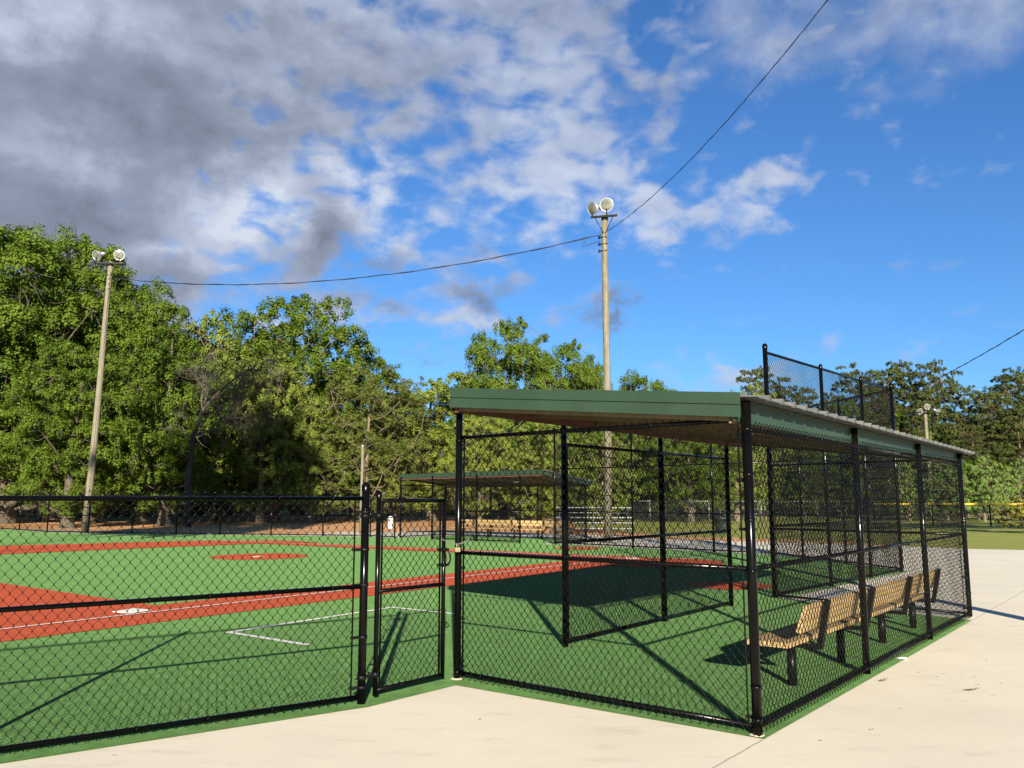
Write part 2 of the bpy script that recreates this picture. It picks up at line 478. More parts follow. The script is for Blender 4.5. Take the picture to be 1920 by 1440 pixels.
conc = [(-60, -40), (60, -40), (60, 26.8), G(1920, 1031), G(1822, 1029), G(1700, 1024.5), G(1560, 1019), G(1380, 1014.5), G(1240, 1010.5), G(1150, 1004), G(1050, 1001), G(900, 998), G(760, 997.5), G(640, 997.5), G(560, 1001.5), G(500, 1003.3), G(560, 1006.5), (-20, 30), (-60, 20)]
sheet('concrete_pavement', conc, -0.004, M['concrete'], thick=0.15)
sheet('kerb_strip', [G(-340, 974), G(20, 989.5), G(300, 997.0), G(560, 1000.2), G(700, 1001.5), G(700, 1008), G(400, 1006), G(60, 1000), G(-340, 984)], -0.030, M['kerb'], thick=0.08)
sheet('dirt_ground', [G(-400, 966), G(60, 971), G(180, 976), G(330, 970), G(420, 966.5), G(620, 968), G(760, 966), G(900, 964), G(1060, 967), G(1080, 985), G(1250, 1003), G(1420, 1007), G(1500, 1010), G(1600, 1014), G(1660, 1018), G(1640, 1026), (4, 24), G(560, 1011), G(60, 1003), G(-400, 982)], -0.056, M['dirt'])
sheet('artificial_turf', turf_pts, 0.003, M['turf'])

# red bands and circles on the turf
def strip(p, q, w0, w1, z, mat, name, kind='structure'):
    p, q = Vector(p), Vector(q); d = (q - p).normalized(); n = Vector((-d.y, d.x))
    return sheet(name, [p + n * w0, q + n * w0, q + n * w1, p + n * w1], z, mat)
HOME = Vector(nw(8.95, 13.25))
L1 = Vector(nw(8.50, -1.6)); L1d = (L1 - HOME).normalized()
L1e = HOME + L1d * 17.5
n1 = Vector((-L1d.y, L1d.x))
if n1.dot(Vector(UA)) < 0: n1 = -n1
Z1, Z2, Z3 = 0.010, 0.014, 0.018
def quad(name, pts, z, mat): return sheet(name, pts, z, mat)
quad('red_base_path', [HOME - n1 * 0.86, L1e - n1 * 0.86, L1e + n1 * 0.72, HOME + n1 * 0.72], Z1, M['redturf'])
quad('red_base_path', [HOME - L1d * 0 + n1 * 0.71, Vector(nw(9.0, 1.10)), Vector(nw(8.9, -1.6)), Vector(nw(22.3, -1.6)), Vector(nw(22.3, 1.10))][1:5], Z1 + 0.002, M['redturf'])
e1 = Vector(G(1186, 1047.5)); e2 = Vector(G(93, 1000.2)); L2d = (e2 - e1).normalized()
n2 = Vector((-L2d.y, L2d.x))
if n2.y < 0: n2 = -n2
FB = e1 + L2d * 14.6
quad('red_base_path', [e1 - n2 * 0.62, FB - n2 * 0.62, FB + n2 * 0.62, e1 + n2 * 0.62], Z1 , M['redturf'])
quad('red_base_path', [G(-400, 1055), G(0, 1040), G(320, 1026), G(520, 1018.6), G(600, 1017.8), G(520, 1013.6), G(410, 1014.2), G(320, 1015.6), G(0, 1024), G(-400, 1036)], Z1 + 0.004, M['redturf'])
def disc(name, c, r, z, mat, n=48):
    return sheet(name, [(c[0] + r * math.cos(2 * math.pi * k / n), c[1] + r * math.sin(2 * math.pi * k / n)) for k in range(n)], z, mat)
disc('red_home_circle', (3.45, 20.40), 1.52, Z1 + 0.008, M['redturf'])
disc('red_pitcher_circle', G(487, 1043.8), 1.24, Z1, M['redturf'])
disc('red_warm_up_circle', G(1367, 1098.5), 0.72, Z1, M['redturf'])
disc('red_warm_up_circle', G(1085, 1028.3), 0.72, Z1, M['redturf'])
# white lines
quad('white_field_line', [HOME - n1 * 0.028, L1e - n1 * 0.028, L1e + n1 * 0.028, HOME + n1 * 0.028], Z2 + 0.008, M['line'])
quad('white_field_line', [e1 - n2 * 0.035, e2 - n2 * 0.035, e2 + n2 * 0.035, e1 + n2 * 0.035], Z2 + 0.010, M['line'])
def lines(pts, w, z):
    for p, q in zip(pts[:-1], pts[1:]):
        p, q = Vector(p), Vector(q); d = (q - p).normalized(); n = Vector((-d.y, d.x)) * w / 2; e = d * w / 2
        quad('white_field_line', [p - n - e, q - n + e, q + n + e, p + n - e], z, M['line']); z += 0.001
lines([G(573, 1210), G(430, 1187), G(735, 1140), G(858, 1153)], 0.078, Z1)
lines([G(624, 1013.6), G(676, 1014.8)], 0.06, Z1)
hb = Vector(G(1186, 1049))
lines([hb + Vector((0.35, 0.9)), hb + Vector((1.15, 1.35)), hb + Vector((1.75, 0.2)), hb + Vector((0.95, -0.25))], 0.05, 0.030)
lines([hb + Vector((-0.6, 0.35)), hb + Vector((-1.0, 1.0)), hb + Vector((-0.1, 1.5))], 0.05, 0.030)
# bases and plates (flat rubber, one thing each)
def plate(name, pts, z, label, h=0.006):
    b = MB(); k = len(pts)
    b.add([(p[0], p[1], z) for p in pts] + [(p[0], p[1], z + h) for p in pts],
          [tuple(range(k))[::-1], tuple(range(k, 2 * k))] + [(i, (i + 1) % k, k + (i + 1) % k, k + i) for i in range(k)])
    return tag(b.build(name, M['line']), label, 'base')
plate('base_plate', [G(210, 1150.5), G(252, 1143.8), G(283, 1147), G(243, 1153.2)], 0.0205, 'white square base flush on the red path beside the white foul line')
pc = Vector(G(484, 1044))
plate('pitching_plate', [pc + Vector(q) for q in ((-0.11, -0.16), (-0.01, -0.21), (0.11, 0.06), (0.01, 0.11))], 0.0125, 'small white pitching plate in the middle of the red circle')
plate('home_plate', [hb + Vector(q) for q in ((-0.2, 0), (0, -0.2), (0.2, 0), (0.14, 0.2), (-0.06, 0.2))], 0.027, 'white home plate on the red turf in front of the tall backstop')

# ------------------------------------------------------------------ near left fence
def v3(p, z): return (p[0], p[1], z)
fo = empty('chain_link_fence', (GP.x, GP.y, 0), 'black chain-link fence on the left nearest the camera, ending at the gate post', 'fence')
post(fo, GP.x, GP.y, 1.60, 0.0305, bands=(0.12, 0.86, 1.42))
for q in LF[1:]: post(fo, q.x, q.y, 1.56, 0.025)
for z in (1.502, 0.848, 0.055):
    rail(fo, v3(GP + FD * 0.03, z), v3(LF[4], z), 0.0160)
chain_link('chain_link_mesh', fo, GP + FD * 0.09, LF[4], 0.015, 1.56, slack=0.005, off=-0.021)
tb = GP + FD * 0.085
b = MB().box(v3(tb, 0.76), (0.006, 0.018, 1.46), (FD.x, FD.y, 0)); b.build('tension_bar', M['vinyl'], fo)
for z in (0.12, 0.48, 0.86, 1.12, 1.40):
    b = MB()
    b.box(v3(GP + FD * 0.058, z), (0.075, 0.012, 0.022), (FD.x, FD.y, 0))
    b.lathe(v3(GP, z), (0, 0, 1), [(-0.011, 0.030), (-0.011, 0.035), (0.011, 0.035), (0.011, 0.030)], 14)
    b.tube([v3(GP + FD * 0.085 + Vector((-0.02, -0.03)) * 0.6, z), v3(GP + FD * 0.085 + Vector((0.02, 0.03)) * 0.6, z)], 0.006, 8)
    b.build('tension_band', M['bracket'], fo)

# ------------------------------------------------------------------ gate
PLp = Vector(G(867, 1273.5))
gh = GP + (PLp - GP).normalized() * 0.135
gf = PLp - (PLp - GP).normalized() * 0.245
gd = (gf - gh).normalized()
ga = empty('chain_link_gate', (gh.x, gh.y, 0), 'closed black chain-link walk gate between the left fence and the dugout', 'gate')
b = MB().tube([v3(gh, 0.035), v3(gh, 1.535)], 0.0185, 14)
b.lathe(v3(gh, 1.535), (0, 0, 1), [(-0.03, 0.0225), (0, 0.0225), (0.006, 0.019), (0.012, 0.0)], 14)
b.build('hinge_stile', M['vinyl'], ga)
MB().tube([v3(gf, 0.06), v3(gf, 1.50)], 0.0165, 14).build('latch_stile', M['vinyl'], ga)
for z in (1.485, 0.80, 0.075):
    rail(ga, v3(gh, z), v3(gf, z), 0.0155)
chain_link('chain_link_mesh', ga, gh + gd * 0.045, gf - gd * 0.045, 0.06, 1.48, slack=0.004)
for q in (gh + gd * 0.04, gf - gd * 0.045): MB().box(v3(q, 0.78), (0.006, 0.016, 1.40), (gd.x, gd.y, 0)).build('tension_bar', M['vinyl'], ga)
for z in (1.37, 0.19):
    b = MB()
    b.lathe(v3(gh, z), (0, 0, 1), [(-0.02, 0.020), (-0.02, 0.027), (0.02, 0.027), (0.02, 0.020)], 14)
    b.lathe(v3(GP, z), (0, 0, 1), [(-0.016, 0.030), (-0.016, 0.036), (0.016, 0.036), (0.016, 0.030)], 14)
    b.box(v3((gh + GP) / 2, z), ((gh - GP).length - 0.05, 0.02, 0.018), (gd.x, gd.y, 0))
    b.tube([v3((gh + GP) / 2, z - 0.045), v3((gh + GP) / 2, z + 0.03)], 0.009, 8)
    b.tube([v3(GP - gd * 0.045 + Vector((0, -0.04)), z), v3(GP - gd * 0.045 + Vector((0, 0.03)), z)], 0.006, 8)
    b.build('hinge', M['bracket'], ga)
b = MB()
for z in (1.08, 0.955):
    b.lathe(v3(gf, z), (0, 0, 1), [(-0.014, 0.019), (-0.014, 0.027), (0.014, 0.027), (0.014, 0.019)], 14)
    b.box(v3(gf - gd * 0.035, z), (0.03, 0.05, 0.022), (gd.x, gd.y, 0))
    b.box(v3(gf + gd * 0.03, z), (0.03, 0.04, 0.02), (gd.x, gd.y, 0))
gn = Vector((-gd.y, gd.x))
for sgn in (-1, 1):
    b.tube([v3(gf + gd * 0.028 * 1 + gn * sgn * 0.022, 1.075), v3(gf + gd * 0.052 + gn * sgn * 0.026, 1.03), v3(gf + gd * 0.056 + gn * sgn * 0.026, 0.99), v3(gf + gd * 0.035 + gn * sgn * 0.022, 0.955)], 0.008, 8)
b.build('latch', M['bracket'], ga)

# chain and padlock between gate and dugout post
ca, cb_ = Vector((*(gf - gd * 0.06), 1.172)), Vector((*(PLp + gd * 0.045), 1.165))
side = Vector((-gn.x, -gn.y, 0)) if gn.y > 0 else Vector((gn.x, gn.y, 0))
side = Vector((gd.y, -gd.x, 0))
if side.y > 0: side = -side
co = empty('lock_chain', ((ca + cb_) / 2) - Vector((0, 0, 0.05)), 'thin steel chain looped round the gate and the dugout corner post', 'chain')
b = MB()
K = 15
for i in range(K):
    t = (i + 0.5) / K
    c = ca.lerp(cb_, t) + side * (0.030 + 0.022 * math.sin(math.pi * t)) - Vector((0, 0, 0.045 * 4 * t * (1 - t)))
    t2 = t + 0.01
    dr = (cb_ - ca).normalized() - Vector((0, 0, 0.045 * 4 * (1 - 2 * t) / (cb_ - ca).length))
    dr.normalize()
    s_, w_ = perp(dr)
    ax = s_ if i % 2 else w_
    ring = [c + dr * (0.0125 * math.cos(a)) * 1.0 + ax * (0.007 * math.sin(a)) for a in [2 * math.pi * k / 12 for k in range(13)]]
    b.tube(ring, 0.0022, 6, cap=False)
b.build('chain_links', M['steel'], co)
pl = (ca + cb_) / 2 + side * 0.053 - Vector((0, 0, 0.048))
po = empty('padlock', pl - Vector((0, 0, 0.06)), 'small pale brass padlock hanging from the gate chain', 'padlock')
dd = (cb_ - ca).normalized()
b = MB().box(pl - Vector((0, 0, 0.045)), (0.046, 0.018, 0.036), dd)
b.build('lock_body', M['brass'], po)
sh = [pl + dd * 0.013 * math.cos(a) + Vector((0, 0, -0.012 + 0.013 * math.sin(a))) for a in [math.pi * k / 8 for k in range(9)]]
MB().tube([pl + dd * 0.013 - Vector((0, 0, 0.03))] + sh + [pl - dd * 0.013 - Vector((0, 0, 0.03))], 0.0032, 8).build('shackle', M['steel'], po)

# ------------------------------------------------------------------ dugouts
def dugout(W, label, is_near):
    base = W(0, 0); base.z = 0
    d = empty('dugout', base, label, 'dugout')
    n = 4; kn = is_near
    PLn = (2.66, 0.10)
    back = [(0, 0), (0.02, 2.45), (0.02, 4.76), (0.02, 6.92)]
    front = [PLn, (2.83, 1.94), (2.90, 4.18), (2.88, 6.11)]
    farc = (2.76, 7.40)
    def zr(a, b): return 2.185 + 0.092 * a - 0.010 * b * (1 - a / 2.8)
    def xy(ab): v = W(*ab); return (v.x, v.y)
    for i, ab in enumerate(back):
        post(d, *xy(ab), zr(*ab) - 0.035, 0.0325 if i == 0 else 0.030, cap=None, bands=(0.10, 0.30, 1.03, 1.36, 1.66, 1.96) if i in (0, 3) else (1.02,))
    for i, ab in enumerate(front):
        post(d, *xy(ab), zr(*ab) - 0.10, 0.030, cap=None, bands=(0.06, 1.05, 2.0, 1.5) if i in (0,) else (1.06,))
    # rails and mesh, one run per side
    def run(p, q, zs, zm, r=0.0165, kk=True, sag=0.004, out=None):
        A, B = Vector(xy(p)), Vector(xy(q)); dr = (B - A).normalized()
        for z in zs: rail(d, v3(A + dr * 0.03, z), v3(B - dr * 0.03, z), r)
        of = 0.0
        if out is not None:
            ov = W(*out) - W(0, 0); of = 0.022 if (-dr.y * ov.x + dr.x * ov.y) > 0 else -0.022
        chain_link('chain_link_mesh', d, A + dr * 0.06, B - dr * 0.06, 0.012, zm, slack=sag, knots=kk and kn, n=4 if kn else 3, off=of)
        for e, s in ((A + dr * 0.062, 1), (B - dr * 0.062, -1)):
            b = MB(); b.box(v3(e, zm / 2), (0.005, 0.016, zm - 0.06), (dr.x, dr.y, 0))
            b.build('tension_bar', M['vinyl'], d)
        for e, s in ((A, 1), (B, -1)):
            for z in ((0.11, 0.5, 0.92, 1.3, 1.62, 1.93) if kn else ()):
                b = MB()
                b.box(v3(e + dr * s * 0.045, z), (0.06, 0.012, 0.02), (dr.x, dr.y, 0))
                nn = Vector((-dr.y, dr.x)) * 0.02
                b.tube([v3(e + dr * s * 0.066 - nn, z), v3(e + dr * s * 0.066 + nn, z)], 0.0055, 6)
                b.build('tension_band', M['bracket'], d)
    run(PLn, (0, 0), (2.025, 1.045, 0.058), 2.075, out=(0, -1))
    for i in range(3):
        run(back[i], back[i + 1], (), 2.015, out=(-1, 0))
    A, B = Vector(xy(back[0])), Vector(xy(back[3]))
    for z in (1.965, 1.045, 0.055): rail(d, v3(A, z), v3(B, z), 0.0165)
    run(back[3], farc, (2.01, 1.045, 0.05), 2.05, kk=False, out=(0, 1))
    A, B = Vector(xy(front[1])), Vector(xy(front[3]))
    for z in (2.065, 1.05, 0.06): rail(d, v3(A, z), v3(B, z), 0.0175)
    run(front[1], front[2], (), 2.09, sag=0.005, out=(1, 0)); run(front[2], front[3], (), 2.09, sag=0.005, out=(1, 0))
    # roof ------------------------------------------------------------
    b0, b1 = -0.085, 7.12
    def af(b): return 2.585 + (b - b0) * 0.05
    def P(a, b, dz): 
        v = W(a, b); v.z = zr(a, b) + dz; return v
    # corrugated sheet: flat pans and narrow ribs
    prof = []
    bb = b0 + 0.004; per = 0.235
    while bb < b1 + 0.05:
        prof += [(bb, 0), (bb + per - 0.06, 0), (bb + per - 0.040, 0.032), (bb + per - 0.020, 0.032)]
        bb += per
    prof.append((bb, 0))
    sh = MB(); th = 0.004
    top, bot = [], []
    A0 = -0.125
    for (q, h) in prof:
        q = min(q, b1 + 0.10)
        top.append((P(A0, q, -0.018 + h + th), P(af(q) - 0.004, q, -0.018 + h + th)))
        bot.append((P(A0, q, -0.018 + h), P(af(q) - 0.004, q, -0.018 + h)))
    vs, fs = [], []
    for (t0, t1), (c0, c1) in zip(top, bot): vs += [t0, t1, c1, c0]
    for i in range(len(top) - 1):
        o = i * 4; p = o + 4
        fs += [(o, o + 1, p + 1, p), (o + 3, p + 3, p + 2, o + 2), (o, p, p + 3, o + 3), (o + 1, o + 2, p + 2, p + 1)]
    sh.add(vs, fs); sh.build('roof_sheet', M['sheet'], d)
    # fascia: upper board and a lower board standing proud by a lip
    def board(p0, p1, z0, z1, out, t, mb):
        """p0,p1: (a,b) ends; z offsets below zr; out: plan vector outward in (a,b)"""
        def c(ab, o, dz): return P(ab[0] + out[0] * o, ab[1] + out[1] * o, dz) if True else None
        def c2(ab, o, dz):
            v = W(ab[0] + out[0] * o, ab[1] + out[1] * o); v.z = zr(*ab) + dz; return v
        mb.hexa([c2(p0, 0, z0), c2(p1, 0, z0), c2(p1, t, z0), c2(p0, t, z0)], [c2(p0, 0, z1), c2(p1, 0, z1), c2(p1, t, z1), c2(p0, t, z1)])
    fa = MB()
    for (p0, p1, out) in (((0.0, b0), (af(b0), b0), (0, -1)), ((af(b0), b0), (af(b1), b1), (1, 0)), ((af(b1), b1), (0.0, b1), (0, 1))):
        board(p0, p1, -0.066, 0.014, out, 0.018, fa)
        board(p0, p1, -0.078, -0.067, out, 0.008, fa)
        board(p0, p1, -0.152, -0.079, out, 0.024, fa)
    # back fascia (one flat board in the shade of the sheet)
    board((0.052, b0), (0.052, b1), -0.180, -0.024, (-1, 0), 0.012, fa)
    sc = fa
    for k in range(5):
        t = (k + 0.5) / 5
        v = P(af(b0) * t, b0 - 0.0245, -0.118); sc.lathe(v, W(0, -1) - W(0, 0), [(0, 0.006), (0.004, 0.006), (0.005, 0.0)], 8)
        for dz in (-0.05, -0.12):
            v = P(0.040, 0.9 + 1.2 * k, dz); sc.lathe(v, W(-1, 0) - W(0, 0), [(0, 0.008), (0.004, 0.008), (0.005, 0.0)], 8)
    fa.build('fascia', M['fascia'], d)
    # wood frame
    wf = MB()
    board((0.075, b0 + 0.03), (af(b0) - 0.06, b0 + 0.03), -0.178, -0.024, (0, 1), 0.038, wf)
    board((0.060, b0 + 0.03), (0.060, b1 - 0.03), -0.19, -0.024, (1, 0), 0.038, wf)
    wf.build('rafter', M['plywood'], d)
    wf = MB()
    board((af(b0) - 0.045, b0 + 0.03), (af(b1) - 0.045, b1 - 0.03), -0.190, -0.024, (1, 0), 0.038, wf)
    wf.build('front_board', M['redwood'], d)
    for k in range(1, 6):
        wf = MB(); q = b0 + (b1 - b0) * k / 6
        board((0.10, q), (af(q) - 0.05, q), -0.150, -0.095, (0, 1), 0.038, wf)
        wf.build('rafter', M['plywood'], d)
    wf = MB()
    wf.hexa([P(0.10, b0 + 0.07, -0.094), P(af(b0) - 0.05, b0 + 0.07, -0.094), P(af(b1) - 0.05, b1 - 0.04, -0.094), P(0.10, b1 - 0.04, -0.094)],
            [P(0.10, b0 + 0.07, -0.082), P(af(b0) - 0.05, b0 + 0.07, -0.082), P(af(b1) - 0.05, b1 - 0.04, -0.082), P(0.10, b1 - 0.04, -0.082)])
    wf.build('soffit', M['plywood'], d)
    # concrete collars where the posts go into the ground
    for i, ab in enumerate(back + [PLn]):
        if i in (1, 2): continue
        v = W(*ab); kk = [0.5, 0.5, 0.45, 0.42, 0.52][i]
        cf = MB(); n_ = 11
        ring = [(v.x + 0.09 * kk * math.cos(t) * (1 + 0.3 * math.sin(3 * t + i)), v.y + 0.09 * kk * math.sin(t) * (1 + 0.25 * math.cos(2 * t + i)), 0.0) for t in [2 * math.pi * q / n_ for q in range(n_)]]
        cf.add([(x, y, 0.002) for x, y, _ in ring] + [(v.x + (x - v.x) * 0.85, v.y + (y - v.y) * 0.85, 0.011) for x, y, _ in ring] + [(v.x, v.y, 0.014)],
               [(q, (q + 1) % n_, n_ + (q + 1) % n_, n_ + q) for q in range(n_)] + [(n_ + q, n_ + (q + 1) % n_, 2 * n_) for q in range(n_)])
        cf.build('concrete_footing', M['kerb'], d)
    return d

dugout(near, 'near green-roofed dugout caged in black chain link, beside the concrete', True)
dugout(far, 'far green-roofed dugout across the field in front of the trees', False)

def bench(W, label, b0, b1, legs, joints=()):
    base = W(0.35, (b0 + b1) / 2); base.z = 0
    o = empty('bench', base, label, 'bench', 'dugout benches')
    cuts = [b0] + list(joints) + [b1]
    ua = (W(1, 0) - W(0, 0)).normalized(); ub = (W(0, 1) - W(0, 0)).normalized()
    for name, rows in (('seat', [(0.335, 0.365), (0.505, 0.365)]), ('backrest', [(0.155, 0.520), (0.118, 0.625)])):
        mb = MB()
        for i in range(len(cuts) - 1):
            c0, c1 = cuts[i] + 0.004, cuts[i + 1] - 0.004
            for k, (a, z) in enumerate(rows):
                c = W(a, (c0 + c1) / 2); c.z = z
                if name == 'seat': mb.box(c, (c1 - c0, 0.163, 0.04), ub, az=(0, 0, 1))
                else:
                    tilt = (ua * 0.33 * -1 + Vector((0, 0, 1))).normalized()
                    mb.box(c, (c1 - c0, 0.036, 0.102), ub, az=tilt)
        mb.build(name, M['plank'], o)
    for q in legs:
        mb = MB()
        v = W(0.36, q); mb.tube([(v.x, v.y, 0), (v.x, v.y, 0.30)], 0.038, 14)
        mb.build('leg', M['bracket'], o)
        mb = MB()
        p0, p1 = W(0.57, q), W(0.13, q)
        mid = (p0 + p1) / 2; mid.z = 0.325
        mb.box(mid, (0.05, 0.44, 0.036), ub, az=(0, 0, 1))
        p1.z = 0.31; p2 = W(0.045, q); p2.z = 0.70
        dr = (p2 - p1); ctr = (p1 + p2) / 2
        mb.box(ctr, (0.05, 0.042, dr.length), ub, az=dr)
        mb.build('bracket', M['bracket'], o)
    return o
bench(near, 'tan plank bench inside the near dugout, its back to the mesh wall', 1.25, 5.72, (1.60, 2.85, 4.21, 5.50))
bench(far, 'yellow plank bench inside the far dugout across the field', 0.9, 6.2, (1.3, 2.6, 3.9, 5.2), (2.7, 4.55))

# ------------------------------------------------------------------ tall backstop
T0, T1 = Vector(TALL0), Vector(BSP[6])
bo = empty('backstop', (T0.x, T0.y, 0), 'tall black chain-link backstop rising behind the dugout roof', 'backstop')
HT = 3.86
wing = [T0, T0.lerp(T1, 0.37), T0.lerp(T1, 0.70), T1]
pts_bs = wing + [Vector(BSP[5]), Vector(BSP[4]), Vector(BSP[3]), Vector(BSP[2]), Vector(BSP[1]), Vector(BSP[0])]
for i, p in enumerate(pts_bs):
    post(bo, p.x, p.y, HT + (0.05 if i in (0, 3, 5, 9) else 0.0), 0.038 if i in (0, 3) else 0.031)
runs = [(pts_bs[0], pts_bs[3]), (pts_bs[3], pts_bs[5]), (pts_bs[5], pts_bs[6]), (pts_bs[6], pts_bs[9])]
for A, B in runs:
    for z in (HT - 0.06, 2.48, 1.08, 0.06):
        rail(bo, v3(A, z), v3(B, z), 0.018 if z < 3 else 0.020, ties=False)
    chain_link('chain_link_mesh', bo, A, B, 0.02, HT, knots=False, n=3)

# ------------------------------------------------------------------ outfield fence
oo = empty('chain_link_fence', (OF[5][0], OF[5][1], 0), 'low black chain-link fence along the far edge of the turf', 'fence')
ofp = [Vector(q) for q in OF] + [Vector(TF[0])]
for p in ofp: post(oo, p.x, p.y, 1.52, 0.030)
for A, B in zip(ofp[:-1], ofp[1:]):
    for z in (1.48, 0.77, 0.05): rail(oo, v3(A, z), v3(B, z), 0.021, ties=False)
    chain_link('chain_link_mesh', oo, A, B, 0.02, 1.5, knots=False, n=3, r=0.0017)

# galvanised fence beyond, and the yellow-capped one
GF = [G(745, 967), G(880, 968.5), G(1000, 971), G(1110, 974), G(1219, 977), G(1330, 979.5), G(1428, 981), G(1534, 982.5), G(1640, 983)]
GF = [Vector(q) for q in GF]
go = empty('galvanised_fence', (GF[4].x, GF[4].y, -0.1), 'grey galvanised chain-link fence on the grass in front of the woods', 'fence')
for p in GF: post(go, p.x, p.y, 1.38, 0.04, z0=-0.1, mat='galv')
for A, B in zip(GF[:-1], GF[1:]):
    rail(go, v3(A, 1.34), v3(B, 1.34), 0.024, mat='galv', ties=False)
    chain_link('chain_link_mesh', go, A, B, -0.08, 1.33, knots=False, n=3, mat='galv_mesh', r=0.0016)
YF = [Vector(q) for q in (G(1640, 983), G(1750, 983), G(1858, 983.5), G(1975, 984.5), G(2110, 986))]
yo = empty('yellow_capped_fence', (YF[2].x, YF[2].y, -0.1), 'chain-link field fence with a bright yellow cap along its top', 'fence')
for i, p in enumerate(YF): post(yo, p.x, p.y, 1.16, 0.045, z0=-0.1, mat='vinyl', cap=None)
for A, B in zip(YF[:-1], YF[1:]):
    MB().tube([v3(A, 1.19), v3(A.lerp(B, 0.5), 1.175), v3(B, 1.19)], 0.055, 10).build('yellow_cap', M['yellowcap'], yo)
    chain_link('chain_link_mesh', yo, A, B, -0.08, 1.15, knots=False, n=3, mat='galv_mesh', r=0.0016)

# ------------------------------------------------------------------ lamp poles
def flood(parent, c, axis, r=0.235):
    axis = Vector(axis).normalized(); c = Vector(c)
    b = MB().lathe(c, axis, [(-0.30, 0.045), (-0.28, 0.075), (-0.24, 0.10), (-0.16, 0.16), (-0.06, 0.225), (0.0, r), (0.012, r + 0.012), (0.018, r + 0.006), (0.010, r - 0.012), (-0.05, r * 0.82), (-0.15, r * 0.55), (-0.2, 0.1)], 28)
    o = b.build('floodlight', M['alu'], parent)
    MB().lathe(c, axis, [(0.006, r - 0.010), (0.018, r * 0.75), (0.027, r * 0.4), (0.030, 0)], 28).build('lens', M['lens'], o)
    b = MB().lathe(c - axis * 0.30, -axis, [(0, 0.06), (0.01, 0.085), (0.20, 0.085), (0.22, 0.06), (0.22, 0)], 16)
    b.build('ballast_housing', M['alu'], o)
    return o

def lamp_pole(name, x, y, h, r0, r1, lean, label, arms, arm_dir, lamp_specs, grp='light poles round the field'):
    o = empty(name, (x, y, 0), label, 'light pole', grp)
    pts, rs = [], []
    for k in range(9):
        t = k / 8
        pts.append((x + lean[0] * t + 0.03 * math.sin(t * 5), y + lean[1] * t, -0.1 + (h + 0.1) * t)); rs.append(r0 + (r1 - r0) * t)
    MB().tube(pts, rs, 18).build('pole', M['pole'], o)
    tp = Vector(pts[-1])
    ad = Vector(arm_dir).normalized()
    if arms:
        c = tp + Vector((0, 0, -0.10))
        nrm = Vector((ad.y, -ad.x, 0))
        b = MB().box(c + nrm * (r1 + 0.04), (arms, 0.06, 0.07), ad)
        for s in (-1, 1):
            b.tube([c + nrm * (r1 + 0.03) + ad * s * arms * 0.36, c + nrm * (r1) - Vector((0, 0, 0.62)) + ad * s * 0.03], 0.014, 6)
        b.lathe(c, (0, 0, 1), [(-0.12, r1 + 0.012), (0.05, r1 + 0.012), (0.05, r1)], 14)
        b.build('crossarm', M['bracket'], o)
        for (s, dz, axis) in lamp_specs:
            p = c + nrm * (r1 + 0.04) + ad * s
            f = flood(o, p + Vector((0, 0, dz)), axis)
            MB().tube([p, p + Vector((0, 0, dz * 0.6)), p + Vector((0, 0, dz)) - Vector(axis).normalized() * 0.25], 0.02, 8).build('lamp_bracket', M['bracket'], f)
    # conduit and clips
    b = MB().tube([(x + r0 * 0.6, y - r0 * 0.95, -0.05), (tp.x + r1 * 0.6, tp.y - r1 * 0.95, tp.z - 0.5)], 0.014, 6)
    b.build('conduit', M['oldalu'], o)
    for dz in (0.85, 1.1, 1.35):
        b = MB()
        b.tube([tp + Vector((-r1 - 0.09, -0.02, -dz)), tp + Vector((r1 * 0.5, -r1 - 0.02, -dz))], 0.02, 6)
        b.lathe(tp + Vector((-r1 - 0.10, -0.02, -dz)), (0, 0, 1), [(-0.05, 0.02), (-0.04, 0.045), (0.0, 0.03), (0.04, 0.045), (0.05, 0.02)], 10)
        b.build('insulator', M['bracket'], o)
    return o, tp

mx, my = G(1140, 1018)
MT = at(1135, 403, my)
po1, tpM = lamp_pole('light_pole', mx, my, MT.z, 0.130, 0.108, (MT.x - mx, 0), 'tall wooden light pole right of centre with two floodlights and wires, above the dugout roof',
    0.95, (1, -0.25, 0), [(-0.42, 0.33, (-0.82, -0.55, -0.28)), (0.10, 0.42, (-0.25, -0.93, -0.25))])
lx, ly = G(159, 997)
LT = at(209, 491, ly)
po2, tpL = lamp_pole('light_pole', lx, ly, LT.z, 0.165, 0.110, (LT.x - lx, 0), 'leaning wooden light pole at left in front of the big oaks, with two floodlights',
    1.25, (1, 0.1, 0), [(-0.62, 0.36, (-0.35, -0.85, -0.45)), (0.42, 0.40, (0.25, -0.90, -0.20))])
rt = at(1735, 772, 70)
po3, tpR = lamp_pole('light_pole', rt.x, rt.y, rt.z, 0.17, 0.14, (0, 0), 'distant pale light pole standing before the pines at right', 2.6, (1, 0.2, 0),
    [(-0.6, 0.1, (-0.4, -0.8, -0.4)), (0.1, 0.5, (-0.2, -0.9, -0.3)), (1.1, 0.1, (0.3, -0.8, -0.45))])
# off-frame pole at right which carries the near wire and throws its long shadow over the concrete
po4, tpN = lamp_pole('utility_pole', 6.55, 9.9, 11.2, 0.115, 0.095, (0, 0), 'dark wooden utility pole at the right edge of the photo, only its upper side visible', 0, (1, 0, 0), [], 'utility poles')
tp_ = at(680, 836, 36.5)
b = empty('steel_post', (tp_.x, tp_.y, 0), 'thin pale post rising above the outfield fence left of the gate', 'post')
MB().tube([(tp_.x, tp_.y, -0.1), (tp_.x, tp_.y, tp_.z)], [0.065, 0.055], 12).build('shaft', M['pole'], b)
MB().lathe((tp_.x, tp_.y, tp_.z), (0, 0, 1), [(0, 0.06), (0.02, 0.06), (0.04, 0.0)], 12).build('cap', M['alu'], b)

